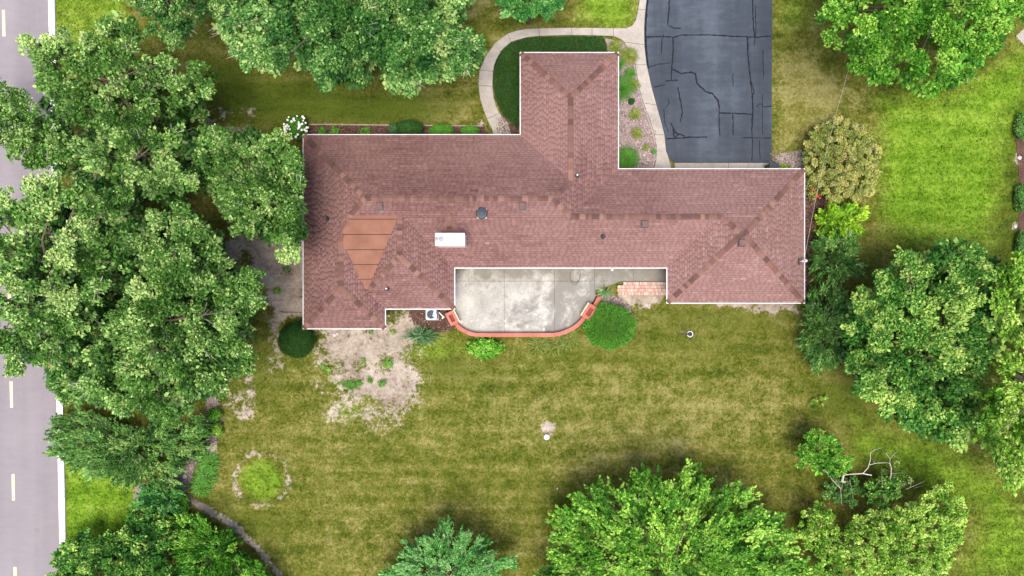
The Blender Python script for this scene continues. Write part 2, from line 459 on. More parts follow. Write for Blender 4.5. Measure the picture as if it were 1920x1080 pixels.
M['lf_yew'] = leaf_mat('leaf_yew', [(0.024, 0.085, 0.014, 1), (0.085, 0.220, 0.040, 1), (0.250, 0.420, 0.100, 1), (0.30, 0.42, 0.12, 1)])
M['lf_pine'] = leaf_mat('leaf_pine', [(0.020, 0.125, 0.022, 1), (0.080, 0.290, 0.050, 1), (0.290, 0.530, 0.170, 1), (0.30, 0.52, 0.26, 1)])
M['lf_box'] = leaf_mat('leaf_boxwood', [(0.010, 0.038, 0.006, 1), (0.024, 0.080, 0.012, 1), (0.045, 0.125, 0.020, 1), (0.08, 0.18, 0.04, 1)])
M['lf_ball'] = leaf_mat('leaf_bright_ball', [(0.032, 0.116, 0.012, 1), (0.079, 0.247, 0.024, 1), (0.137, 0.338, 0.039, 1), (0.245, 0.429, 0.090, 1)])
M['lf_olive'] = leaf_mat('leaf_olive', [(0.095, 0.150, 0.024, 1), (0.270, 0.310, 0.070, 1), (0.500, 0.440, 0.150, 1), (0.52, 0.40, 0.15, 1)])
M['lf_turf'] = leaf_mat('leaf_turf', [(0.008, 0.036, 0.004, 1), (0.018, 0.068, 0.008, 1), (0.034, 0.105, 0.012, 1), (0.07, 0.16, 0.03, 1)])
M['lf_blade'] = leaf_mat('leaf_blade', [(0.020, 0.085, 0.008, 1), (0.060, 0.200, 0.016, 1), (0.150, 0.330, 0.040, 1), (0.24, 0.40, 0.08, 1)])
M['lf_lily'] = leaf_mat('leaf_lily', [(0.050, 0.100, 0.012, 1), (0.145, 0.195, 0.028, 1), (0.280, 0.290, 0.060, 1), (0.36, 0.30, 0.06, 1)])
M['lf_yucca'] = leaf_mat('leaf_yucca', [(0.016, 0.055, 0.018, 1), (0.048, 0.125, 0.040, 1), (0.140, 0.250, 0.085, 1), (0.30, 0.36, 0.16, 1)])

# ------------------------------------------------------------------ numpy noise and masks
def vnoise(x, y, seed=0):
    xi = np.floor(x).astype(np.int64); yi = np.floor(y).astype(np.int64)
    fx = x - xi; fy = y - yi
    fx = fx * fx * (3 - 2 * fx); fy = fy * fy * (3 - 2 * fy)
    def h(a, b):
        n = (a * 374761393 + b * 668265263 + seed * 2147483647) & 0x7fffffff
        n = ((n ^ (n >> 13)) * 1274126177) & 0x7fffffff
        return ((n ^ (n >> 16)) & 0xffff) / 65535.0
    return (h(xi, yi) * (1 - fx) + h(xi + 1, yi) * fx) * (1 - fy) + (h(xi, yi + 1) * (1 - fx) + h(xi + 1, yi + 1) * fx) * fy
def fbm(x, y, s, seed=0, octv=4):
    v = 0; a = 0.5; t = 0
    for i in range(octv):
        v = v + a * vnoise(x / s, y / s, seed + i); t += a; a *= 0.5; s *= 0.5
    return v / t
def poly_sd(P, poly):
    """signed distance, positive inside"""
    poly = np.asarray(poly, float); P = np.asarray(P, float)
    d = np.full(len(P), 1e9); ins = np.zeros(len(P), bool)
    n = len(poly)
    for i in range(n):
        a = poly[i]; b = poly[(i + 1) % n]
        e = b - a; w = P - a
        t = np.clip((w @ e) / (e @ e + 1e-9), 0, 1)
        q = w - t[:, None] * e
        d = np.minimum(d, np.hypot(q[:, 0], q[:, 1]))
        c = (a[1] <= P[:, 1]) != (b[1] <= P[:, 1])
        with np.errstate(divide='ignore', invalid='ignore'):
            xc = a[0] + (P[:, 1] - a[1]) * e[0] / (e[1] if e[1] != 0 else 1e-9)
        ins ^= c & (P[:, 0] < xc)
    return np.where(ins, d, -d)
def line_d(P, pts):
    d = np.full(len(P), 1e9)
    for a, b in zip(pts[:-1], pts[1:]):
        a = np.array(a, float); b = np.array(b, float); e = b - a; w = P - a
        t = np.clip((w @ e) / (e @ e), 0, 1); q = w - t[:, None] * e
        d = np.minimum(d, np.hypot(q[:, 0], q[:, 1]))
    return d

def lawn_masks(P):
    """P: pixel-plan positions (n,2) on the ground -> bare, lush, dry, deep"""
    x, y = P[:, 0], P[:, 1]
    Q = P + np.stack([fbm(x, y, 60, 3) - 0.5, fbm(x, y, 60, 9) - 0.5], 1) * 40
    def pm(poly, feather, v=1.0):
        return v * np.clip(0.5 + poly_sd(Q, poly) / feather, 0, 1)
    def el(cx, cy, rx, ry, feather, v=1.0):
        d = 1 - np.hypot((P[:, 0] - cx) / rx, (P[:, 1] - cy) / ry)
        return v * np.clip(0.5 + d * min(rx, ry) / feather, 0, 1)
    bare = np.maximum.reduce([
        pm([(585, 600), (720, 600), (745, 580), (835, 590), (800, 640), (765, 655), (735, 690), (650, 700), (600, 680)], 60, 0.86),
        pm([(620, 690), (780, 670), (782, 720), (770, 765), (740, 775), (700, 750), (640, 735)], 56, 0.82),
        pm([(590, 720), (760, 735), (760, 790), (690, 805), (600, 780)], 80, 0.55),
        pm([(440, 440), (575, 430), (575, 600), (530, 612), (500, 560), (470, 500)], 36, 0.95),
        pm([(500, 590), (530, 595), (540, 690), (500, 690)], 40, 0.6),
        el(445, 745, 40, 26, 40, 0.5), el(455, 770, 26, 20, 20, 0.55),
        np.clip(1.0 - np.abs(np.hypot((x - 490) / 1.02, (y - 898) / 0.98) - 50) / 12, 0, 1) * (0.22 + .75 * fbm(x, y, 40, 5)),
        np.clip(1.15 - line_d(P, [(352, 935), (400, 962), (440, 985), (475, 1020), (505, 1055), (540, 1100)]) / 10, 0, 1) * (.62 + .5 * fbm(x, y, 25, 15)),
        np.clip(1.1 - line_d(P, [(405, 760), (395, 800), (398, 845), (350, 870), (345, 905)]) / 16, 0, 1) * 0.85,
        pm([(1145, 545), (1250, 550), (1252, 566), (1210, 575), (1180, 570), (1150, 560)], 16, 0.98),
        pm([(1310, 560), (1500, 560), (1500, 579), (1380, 580), (1310, 576)], 12, 0.75),
        el(1030, 800, 16, 9, 10, 0.85), el(1026, 818, 8, 7, 8, 0.8),
        pm([(1449, 285), (1500, 280), (1525, 310), (1510, 320), (1447, 318)], 16, 0.9),
        el(268, 925, 20, 18, 12, 0.95), el(1912, 297, 9, 14, 10, 0.8), el(1902, 425, 7, 9, 8, 0.7),
        el(420, 475, 40, 22, 24, 0.9), pm([(560, 235), (905, 228), (905, 236), (560, 240)], 8, 0.6),
        pm([(900, 215), (925, 250), (900, 258), (880, 240)], 14, 0.6),
        np.where((x > 118) & (x < 480) & (y > 200) & (y < 760), 0.55, 0) * fbm(x, y, 80, 21),
        np.where((x > 1500) & (y > 830) & (x < 1640), 0.0, 0)])
    lush = np.maximum.reduce([
        pm([(1650, 195), (1760, 195), (1870, 120), (1915, 90), (1925, 160), (1890, 230), (1868, 330), (1862, 470), (1800, 455), (1690, 450), (1650, 420), (1660, 310)], 90, 1.0),
        pm([(1600, 790), (1680, 810), (1830, 850), (1960, 980), (1960, 1100), (1790, 1100), (1830, 960), (1700, 880), (1600, 850)], 90, 0.62),
        pm([(1070, -40), (1190, -40), (1188, 40), (1150, 55), (1090, 48)], 40, 0.7),
        pm([(104, -60), (250, -60), (250, 120), (106, 120)], 30, 0.62),
        pm([(116, 850), (260, 880), (260, 1010), (118, 1030)], 30, 0.8),
        el(490, 900, 41, 39, 18, 0.66),
        el(810, 655, 70, 24, 40, 0.5), el(655, 720, 30, 8, 8, 0.9), el(690, 735, 40, 14, 20, 0.6), el(660, 770, 50, 20, 30, 0.45),
        pm([(1449, -60), (1530, -60), (1520, 60), (1450, 60)], 50, 0.45),
        el(1500, 800, 90, 14, 30, 0.25)])
    dry = np.maximum.reduce([
        pm([(1450, 95), (1525, 100), (1575, 150), (1570, 230), (1530, 275), (1450, 280)], 50, 1.0),
        pm([(900, 700), (1500, 690), (1480, 830), (1300, 880), (1000, 860), (860, 800)], 160, 0.55),
        el(1700, 265, 40, 24, 40, 0.55), el(1620, 190, 40, 25, 40, 0.5), pm([(570, 640), (800, 640), (800, 830), (570, 830)], 90, 0.5),
        pm([(880, -40), (960, -40), (900, 60), (880, 40)], 30, 0.6), pm([(780, 150), (900, 160), (900, 235), (780, 230)], 60, 0.55),
        el(420, 780, 60, 60, 60, 0.4), el(700, 1000, 160, 60, 90, 0.35), el(1210, 600, 60, 40, 40, 0.3), el(1150, 700, 60, 20, 30, 0.6)])
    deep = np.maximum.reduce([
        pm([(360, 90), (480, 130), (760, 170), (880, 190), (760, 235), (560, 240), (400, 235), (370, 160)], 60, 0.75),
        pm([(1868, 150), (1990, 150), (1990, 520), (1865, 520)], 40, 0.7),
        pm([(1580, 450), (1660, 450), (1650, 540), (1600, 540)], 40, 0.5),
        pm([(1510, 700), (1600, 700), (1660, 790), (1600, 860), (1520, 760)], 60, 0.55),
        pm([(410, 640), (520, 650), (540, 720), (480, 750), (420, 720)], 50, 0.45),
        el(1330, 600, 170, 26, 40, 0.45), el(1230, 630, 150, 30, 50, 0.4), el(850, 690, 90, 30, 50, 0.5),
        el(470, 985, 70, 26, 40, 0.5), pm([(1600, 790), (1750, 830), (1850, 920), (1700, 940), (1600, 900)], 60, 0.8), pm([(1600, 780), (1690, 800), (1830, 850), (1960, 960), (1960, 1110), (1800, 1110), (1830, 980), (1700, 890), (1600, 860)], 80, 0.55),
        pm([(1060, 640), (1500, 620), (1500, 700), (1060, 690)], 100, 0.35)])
    return np.stack([bare, lush, dry, deep], 1)

# ------------------------------------------------------------------ the ground
def build_ground():
    xs = np.concatenate([[-600, -200, -90], np.arange(-46, 46.01, 0.26), [90, 200, 600]])
    ys = np.concatenate([[-600, -200, -70], np.arange(-30, 30.01, 0.26), [70, 200, 600]])
    X, Y = np.meshgrid(xs, ys)
    P = np.stack([X.ravel() / MPP + 960, 540 - Y.ravel() / MPP], 1)
    A = lawn_masks(P)
    far = (np.abs(X.ravel()) > 50) | (np.abs(Y.ravel()) > 34)
    A[far] = 0
    Z = 0.05 * (fbm(X.ravel(), Y.ravel(), 6.0, 31) - 0.5)
    Z -= Z.max()
    V = np.stack([X.ravel(), Y.ravel(), Z], 1)
    ny, nx = X.shape
    i = np.arange(ny - 1)[:, None] * nx + np.arange(nx - 1)[None]
    F = np.stack([i, i + 1, i + nx + 1, i + nx], 2).reshape(-1, 4)
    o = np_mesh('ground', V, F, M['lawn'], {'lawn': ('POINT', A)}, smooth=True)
    tag(o, 'patchy olive and tan mown lawn around the house', 'lawn', kind='structure')
build_ground()

def sheet(name, poly_px, z, mat, label, cat=None, kind='structure', thick=0.0, parent=None):
    pts = [tuple(W(x, y)[:2]) for x, y in poly_px]
    m = MB().prism(pts, z - max(thick, 0.05), z)
    o = m.build(name, mat, parent)
    if parent is None: tag(o, label, cat, kind=kind)
    return o

# road, kerb, lane dashes
def curb_x(y): return 92.3 + 0.0207 * y
road = sheet('road', [(curb_x(-600) - 200, -600), (curb_x(-600), -600), (curb_x(1700), 1700), (curb_x(1700) - 200, 1700)], 0.012, M['road'],
             'pinkish grey asphalt road running along the left edge', 'road')
far_c = MB().prism([tuple(W(curb_x(y) + dx, y)[:2]) for y, dx in ((-600, -212), (-600, -200.2), (1700, -200.2), (1700, -212))], -0.1, 0.12).build('curb', M['curb'])
tag(far_c, 'pale concrete curb on the far side of the road', 'curb', kind='structure')
nc = MB()
seg = np.arange(-600, 1701, 85)
for a, b in zip(seg[:-1], seg[1:]):
    nc.bevel_prism([tuple(W(curb_x(y) + dx, y)[:2]) for y, dx in ((a + .25, 0.1), (a + .25, 11.5), (b - .25, 11.5), (b - .25, 0.1))], -0.1, 0.13, 0.02)
tag(nc.build('curb', M['curb']), 'bright pale concrete curb between the road and the grass verge', 'curb', kind='structure')
for k in range(-2, 9):
    y0 = 19 + 174 * k; x0 = curb_x(y0) - 86
    m = MB().prism([tuple(W(x0 + dx + 0.0207 * dy, y0 + dy)[:2]) for dx, dy in ((-2.6, 0), (2.6, 0), (2.6, 49), (-2.6, 49))], 0.013, 0.017)
    m.build('lane_dash', M['yellow'], road)
MB().prism([tuple(W(70 + dx, 995 + dy)[:2]) for dx, dy in ((-4.5, -4.5), (4.5, -4.5), (4.5, 4.5), (-4.5, 4.5))], 0.013, 0.016).build('utility_cover', plain('cover_iron', (0.13, 0.12, 0.13, 1), (0.19, 0.17, 0.18, 1), 8), road)

# driveway with crack sealant
DRV = [(1215, -60), (1213, 0), (1208.5, 40), (1208.5, 80), (1212.5, 120), (1222.5, 165), (1232, 200), (1240.5, 230), (1246.5, 254), (1249.5, 283), (1254.5, 296), (1263, 304.5), (1447, 305), (1447, 150), (1448, -60), (1448, -600), (1215, -600)]
drive = sheet('driveway', DRV, 0.02, M['driveway'], 'dark blue-grey asphalt driveway with tar sealed cracks', 'driveway')
def ribbon(pts, wpx, z=0.023, jit=0.35, seed=0):
    r = random.Random(seed)
    P = []
    for a, b in zip(pts[:-1], pts[1:]):
        n = max(2, int(math.hypot(b[0] - a[0], b[1] - a[1]) / 4))
        P += [(a[0] + (b[0] - a[0]) * i / n + r.uniform(-.5, .5), a[1] + (b[1] - a[1]) * i / n + r.uniform(-.5, .5)) for i in range(n)]
    P.append(pts[-1])
    L = []; R = []
    for i, p in enumerate(P):
        q0 = P[max(i - 1, 0)]; q1 = P[min(i + 1, len(P) - 1)]
        dx, dy = q1[0] - q0[0], q1[1] - q0[1]; l = math.hypot(dx, dy) or 1
        w = wpx * 0.60 * r.uniform(1 - jit, 1 + jit)
        L.append(W(p[0] - dy / l * w, p[1] + dx / l * w, 0)); R.append(W(p[0] + dy / l * w, p[1] - dx / l * w, 0))
    m = MB(); n = len(P)
    vs = [(v.x, v.y, z) for v in L] + [(v.x, v.y, z) for v in R]
    m.add(vs, [(i, i + 1, n + i + 1, n + i) for i in range(n - 1)])
    return m
cr = lambda *p: [(1200 + x / 3.177, y / 3.177) for x, y in p]
CRACKS = [(2.0, cr((25, 222), (140, 218), (200, 222), (240, 210), (400, 208), (520, 215), (640, 220), (700, 222), (782, 215))),
    (1.9, cr((196, 222), (197, 300), (190, 400), (185, 478))),
    (2.3, cr((195, 412), (245, 440), (300, 430), (330, 440), (340, 500), (390, 545), (430, 558), (465, 600), (472, 650))), (1.4, cr((472, 650), (470, 740), (475, 805))),
    (2.3, cr((640, 225), (642, 330), (655, 460), (668, 560), (672, 660), (665, 780))), (1.2, cr((665, 780), (670, 860), (665, 960))),
    (1.4, cr((660, 480), (680, 545), (662, 585))), (2.2, cr((475, 675), (560, 675), (665, 682))), (1.8, cr((553, 680), (555, 805))),
    (1.9, cr((225, 520), (240, 600), (253, 670), (238, 730))), (2.0, cr((182, 735), (210, 790), (265, 812))), (2.0, cr((195, 770), (205, 822), (240, 795))),
    (2.0, cr((155, 828), (300, 818), (402, 818))), (1.3, cr((610, 820), (700, 822), (782, 822))),
    (1.8, cr((670, 0), (672, 100), (680, 215))), (1.2, cr((685, 40), (690, 180), (678, 275))), (1.9, cr((178, -30), (165, 150), (200, 168), (242, 170))),
    (1.1, cr((730, 300), (735, 470))), (1.0, cr((728, 560), (730, 800))), (1.5, cr((690, 640), (715, 615), (740, 640), (782, 632))), (1.6, cr((150, 482), (225, 478))),
    (3.0, cr((48, -30), (36, 90), (30, 220), (38, 330), (50, 410))), (1.0, cr((553, 440), (553, 515))), (1.1, cr((710, 830), (715, 950))),
    (1.1, cr((165, 585), (176, 610), (155, 640))), (1.2, cr((140, 650), (150, 740), (168, 785))), (1.2, cr((80, 520), (150, 505))), (1.2, cr((55, 400), (100, 385), (185, 375))),
    (1.4, cr((140, 205), (130, 250), (128, 320)))]
for i, (w, p) in enumerate(CRACKS):
    ribbon(p, w, 0.0235 + 0.0002 * i, seed=i).build('crack_seal', M['tar'], drive)

# concrete walk, one object per slab
walk = sheet('walkway', [(1150, 55), (1185, 55), (1196, 20), (1202, -60), (1213, -60), (1207, 60), (1209, 82), (1170, 75), (1150, 66)], 0.012, M['joint'], 'pale concrete walkway curving from the driveway to the front door', 'walkway')
def slab(px, parent, mat, z1, z0=0.0, b=0.012, inset=0.012):
    pts = [tuple(W(x, y)[:2]) for x, y in px]
    n = len(pts)
    a = sum(pts[i][0] * pts[(i + 1) % n][1] - pts[(i + 1) % n][0] * pts[i][1] for i in range(n))
    if a < 0: pts = pts[::-1]
    return MB().bevel_prism(offset_poly(pts, -inset), z0, z1, b).build('slab', mat, parent)
def strip(cross, joints, parent, mat, z1):
    for a, b in zip(joints[:-1], joints[1:]):
        slab([c[0] for c in cross[a:b + 1]] + [c[1] for c in cross[a:b + 1]][::-1], parent, mat, z1 + random.uniform(-.004, .004))
WEST = [((1150, 53), (1150, 68)), ((1110, 52), (1110, 66.5)), ((1072, 52), (1072, 66)), ((1010, 53), (1012, 67.5)), ((985, 54.5), (990, 70)), ((968, 57.5), (973, 74)), ((952, 63), (958, 79)),
        ((930, 79), (943, 92)), ((912, 103), (931, 111)), ((899, 131), (924.5, 134)), ((897, 160), (923.5, 162)), ((900, 185), (926, 184)), ((906, 205), (930.5, 200)), ((913, 223), (937, 212)), ((922, 242), (952, 230)), ((932, 275), (965, 275))]
strip(WEST, [0, 1, 2, 3, 6, 9, 10, 13, 15], walk, M['walk'], 0.035)
mm = MB()
for c0, c1 in zip(WEST[:-1], WEST[1:]):
    mm.prism([tuple(W(*p)[:2]) for p in (c0[0], c1[0], c1[1], c0[1])], -0.04, 0.014)
mm.build('joint_bed', M['joint'], walk)
slab([(1201, -60), (1214, -60), (1212.5, 0), (1210.5, 18), (1196, 18), (1199, 0)], walk, M['walk'], 0.036)
slab([(1196, 18), (1210.5, 18), (1208, 45), (1208.5, 84), (1170, 79), (1165, 74), (1150, 68), (1150, 53), (1175, 52.5), (1185, 48), (1192, 38)], walk, M['walk'], 0.034)
EAST = [((1170, 79), (1208.5, 84)), ((1180, 97), (1210.5, 104)), ((1191, 122), (1212.5, 121)), ((1197, 160), (1222, 164)), ((1206, 193), (1231, 197)), ((1219, 227), (1240, 229)),
        ((1227, 252), (1246, 253)), ((1231, 280), (1249, 283)), ((1229.5, 300), (1254, 297)), ((1222, 335), (1264, 335))]
strip(EAST, [0, 2, 4, 6, 9], walk, M['walk'], 0.035)
mm = MB()
for c0, c1 in zip(EAST[:-1], EAST[1:]):
    mm.prism([tuple(W(*p)[:2]) for p in (c0[0], c1[0], c1[1], c0[1])], -0.04, 0.015)
mm.build('joint_bed', M['joint'], walk)
for a, b in ((1264.5, 1366), (1366, 1447)):
    slab([(a, 305.3), (b, 305.3), (b, 335), (a, 335)], walk, M['walk'], 0.036)

# mulch beds and their edging
sheet('mulch_bed', [(579, 235.5), (700, 236), (800, 237), (905, 238), (925, 262), (925, 290), (579, 290)], 0.02, M['mulch_red'], 'dark red mulch bed along the front wall left of the walkway', 'mulch bed')
sheet('mulch_bed', [(1135, 72), (1168, 79), (1180, 97), (1190, 122), (1196, 160), (1205, 193), (1218, 227), (1226, 252), (1230, 280), (1228, 300), (1221, 330), (1130, 330)], 0.02, M['mulch_pale'], 'pinkish mulch bed between the front wing and the driveway walk', 'mulch bed')
sheet('mulch_bed', [(1480, 318), (1540, 318), (1552, 380), (1530, 400), (1522, 470), (1520, 560), (1495, 566), (1480, 540)], 0.02, M['mulch_red'], 'dark mulch bed along the garage end wall under the shrubs', 'mulch bed')
sheet('mulch_bed', [(765, 570), (845, 570), (855, 606), (850, 618), (822, 622), (800, 612), (775, 607)], 0.014, M['mulch_red'], 'dark leafy bed around the air conditioner', 'mulch bed')
sheet('mulch_bed', [(1112, 560), (1128, 550), (1155, 556), (1180, 575), (1190, 600), (1120, 600)], 0.014, M['mulch_pale'], 'pinkish mulch bed beside the patio planter and round bush', 'mulch bed')
sheet('mulch_bed', [(930, 215), (985, 215), (985, 275), (935, 275)], 0.008, M['mulch_red'], 'shaded brown bed in the corner by the front door', 'mulch bed')
sheet('mulch_bed', [(325, 880), (352, 862), (366, 868), (358, 900), (345, 925), (330, 930)], 0.012, M['mulch_pale'], 'pale wood chip bed beside the lower left shrubs', 'mulch bed')
sheet('mulch_bed', [(388, 745), (408, 742), (412, 790), (405, 830), (388, 835)], 0.012, M['mulch_pale'], 'narrow wood chip strip below the left oak', 'mulch bed')
sheet('mulch_bed', [(1902, 225), (1990, 225), (1990, 480), (1908, 480), (1912, 350)], 0.012, M['mulch_red'], 'dark planting bed at the far right edge', 'mulch bed')
ed = empty('bed_edging', W(740, 234), 'weathered timber edging along the front mulch bed', 'edging')
def board(A, B, z0, w, h, name, mat, parent=None):
    d = B - A; c = (A + B) / 2
    off = parent.location if parent else Vector((0, 0, 0))
    m = MB().box((c.x - off.x, c.y - off.y, z0 + h / 2 - off.z), (d.length - 0.012, w, h), math.atan2(d.y, d.x))
    return m.build(name, mat, parent)
ex = [578, 640, 705, 770, 840, 905]
for a, b in zip(ex[:-1], ex[1:]):
    board(W(a, 233.5 + (a - 578) * .01), W(b, 233.5 + (b - 578) * .01), -0.02, 0.07, 0.12, 'board', M['wood'], ed)
ed2 = empty('bed_edging', W(1215, 240), 'thin concrete edging between driveway walk and pinkish mulch', 'edging')
e2 = [(1189, 122), (1195, 160), (1204, 193), (1217, 227), (1225, 252), (1229, 280), (1227, 300), (1220, 322)]
for a, b in zip(e2[:-1], e2[1:]):
    board(W(*a), W(*b), -0.02, 0.055, 0.10, 'edging_piece', M['walk'], ed2)
tag(board(W(520, 586.5), W(585, 587.5), -0.02, 0.06, 0.16, 'landscape_timber', M['wood']), 'thin timber lying on bare soil beside the west wall', 'timber')

# ------------------------------------------------------------------ patio, low wall, brick steps
PZ = 0.30
PAT_CURVE = [(852, 588), (858, 604), (868, 616), (882, 622.5), (900, 624), (945, 624), (1040, 624), (1056, 620.5), (1070, 614), (1084, 605), (1096, 592), (1108, 572), (1117, 556)]
patio = MB().prism([tuple(W(x, y, PZ)[:2]) for x, y in [(852, 480), (852, 588)] + PAT_CURVE[1:] + [(1117, 545), (1166, 528), (1260, 528), (1260, 480)]], -0.1, PZ - 0.02).build('patio', M['joint'])
tag(patio, 'stained concrete patio behind the house inside the salmon wall', 'patio', kind='structure')
def pslab(px):
    pts = [tuple(W(x, y, PZ)[:2]) for x, y in px]
    n = len(pts)
    a = sum(pts[i][0] * pts[(i + 1) % n][1] - pts[(i + 1) % n][0] * pts[i][1] for i in range(n))
    if a < 0: pts = pts[::-1]
    MB().bevel_prism(offset_poly(pts, -0.009), 0.1, PZ, 0.008).build('slab', M['patio'], patio)
for a, b in ((848, 945.5), (945.5, 1040), (1040, 1115), (1115, 1188), (1188, 1256)):
    pslab([(a, 482), (b, 482), (b, 527), (a, 527)])
pslab([(848, 527), (945.5, 527), (945.5, 624), (900, 624), (882, 622.5), (868, 616), (858, 604), (852, 588), (848, 575)])
pslab([(945.5, 527), (1040, 527), (1040, 624), (945.5, 624)])
pslab([(1040, 527), (1115, 527), (1115, 545), (1117, 556), (1108, 572), (1096, 592), (1084, 605), (1070, 614), (1056, 620.5), (1040, 624)])
pslab([(1115, 527), (1164, 527), (1148, 533.5), (1115, 545)])

wall = empty('patio_wall', W(960, 628), 'low curved salmon painted wall with two planter boxes round the patio', 'wall')
WO = wall.location
def wl(p): return (p[0] - WO.x, p[1] - WO.y, p[2] - WO.z)
def wall_run(cl, wpx, z1, mat, name):
    L = []; R = []
    for i, p in enumerate(cl):
        q0 = cl[max(i - 1, 0)]; q1 = cl[min(i + 1, len(cl) - 1)]
        dx, dy = q1[0] - q0[0], q1[1] - q0[1]; l = math.hypot(dx, dy)
        L.append((p[0] - dy / l * wpx / 2, p[1] + dx / l * wpx / 2)); R.append((p[0] + dy / l * wpx / 2, p[1] - dx / l * wpx / 2))
    m = MB()
    Lw = [W(*p, z1) for p in L]; Rw = [W(*p, z1) for p in R]
    n = len(cl); vs = []
    cz = z1 - 0.09
    prof = []
    for i in range(n):
        a, b = Lw[i], Rw[i]; d = (b - a).normalized() * 0.03
        a2, b2 = a + d, b - d
        vs += [wl((a2.x, a2.y, -0.1)), wl((a2.x, a2.y, cz)), wl((a.x, a.y, cz)), wl((a.x, a.y, z1 - .012)), wl((a.x + d.x * .4, a.y + d.y * .4, z1)),
               wl((b.x - d.x * .4, b.y - d.y * .4, z1)), wl((b.x, b.y, z1 - .012)), wl((b.x, b.y, cz)), wl((b2.x, b2.y, cz)), wl((b2.x, b2.y, -0.1))]
    fs = []
    for i in range(n - 1):
        for k in range(9):
            fs.append((i * 10 + k, i * 10 + k + 1, (i + 1) * 10 + k + 1, (i + 1) * 10 + k))
    fs += [tuple(range(10)), tuple(range((n - 1) * 10, n * 10))[::-1]]
    m.add(vs, fs)
    return m.build(name, mat, wall)
wall_run([(854, 606), (859, 612), (865, 617.5), (873, 622), (882, 625.6), (892, 627.6), (905, 628), (960, 628), (1035, 628), (1048, 626.5), (1060, 622.5), (1072, 617), (1083, 609.5), (1092, 600.5), (1096, 594)], 7.6, 0.72, M['salmon'], 'wall_run')
wall_run([(1114, 575), (1119, 567), (1124, 557)], 8.2, 0.62, M['salmon'], 'wall_run')
def planter(c, ang, lx, ly, z1):
    """box planter with an open middle; ang in picture degrees, lx along, ly across (px)"""
    ca, sa = math.cos(ang), math.sin(ang)
    def q(u, v): return W(c[0] + u * ca - v * sa, c[1] + u * sa + v * ca, z1)
    def ring(a, b, z): return [wl((p.x, p.y, z)) for p in (q(-a, -b), q(a, -b), q(a, b), q(-a, b))]
    hx, hy = lx / 2, ly / 2
    ix, iy = lx * 0.27, ly * 0.21
    m = MB()
    rs = [ring(hx - .8, hy - .8, -0.1), ring(hx - .8, hy - .8, z1 - .1), ring(hx, hy, z1 - .1), ring(hx, hy, z1 - .015), ring(hx - .4, hy - .4, z1), ring(ix, iy, z1), ring(ix, iy, z1 - .35)]
    vs = [v for r in rs for v in r]
    fs = [(k * 4 + i, k * 4 + (i + 1) % 4, k * 4 + 4 + (i + 1) % 4, k * 4 + 4 + i) for k in range(6) for i in range(4)]
    o = m.add(vs, fs).build('planter_box', M['salmon'], wall)
    MB().add(ring(ix + .1, iy + .1, z1 - .16), [(0, 1, 2, 3)]).build('soil', M['planter_soil'], o)
    side = MB()
    a, b = ring(hx, hy, 0), ring(hx + .02, hy + 1.0, 0)
    return o, q
o, q = planter((847.5, 596.5), math.radians(63), 26, 17, 0.95)
def cream_strip(q, hx, s, z1):
    ps = [q(-hx, s), q(hx, s), q(hx, s + (1.6 if s > 0 else -1.6)), q(-hx, s + (1.6 if s > 0 else -1.6))]
    MB().prism([wl((p.x, p.y, 0))[:2] for p in ps], 0.25 - WO.z, z1 - WO.z).build('pale_edge', M['cream'], wall)
cream_strip(q, 12.6, -8.7, 0.945)
o, q = planter((1105.5, 585), math.radians(-58), 29, 19, 0.95)
cream_strip(q, 14, -9.7, 0.945)

steps = empty('brick_steps', W(1205, 541), 'weathered red brick steps between patio and garage', 'steps')
SO = steps.location
rows = [(528.6, 534.7, 1168, 0.235), (534.9, 540.8, 1157, 0.225), (541.2, 547.0, 1157, 0.15), (547.4, 553.2, 1159, 0.075)]
bm_ = MB()
for (y0, y1, x0, z) in rows:
    a = W(x0, y0, 0); b = W(1258, y1, 0)
    bm_.prism([(a.x - SO.x, a.y - SO.y), (b.x - SO.x, a.y - SO.y), (b.x - SO.x, b.y - SO.y), (a.x - SO.x, b.y - SO.y)], -0.1, z - 0.012)
bm_.build('mortar_bed', plain('mortar', (0.20, 0.17, 0.14, 1), (0.34, 0.29, 0.25, 1), 8), steps)
bl = 5.5 * MPP; bw = 2.25 * MPP
brick_me = MB().bevel_prism([(-bw / 2, -bl / 2), (bw / 2, -bl / 2), (bw / 2, bl / 2), (-bw / 2, bl / 2)], -0.06, 0.0, 0.006).mesh('brick')
brick_me.materials.append(M['brick'])
for (y0, y1, x0, z) in rows:
    x = x0 + 1.2
    while x < 1257:
        p = W(x, (y0 + y1) / 2, 0)
        o = bpy.data.objects.new('brick', brick_me); C.objects.link(o); o.parent = steps
        o.location = (p.x - SO.x + random.uniform(-.003, .003), p.y - SO.y, z + random.uniform(-.006, .006)); o.rotation_euler = (random.uniform(-.02, .02), 0, random.uniform(-.03, .03))
        x += 2.55

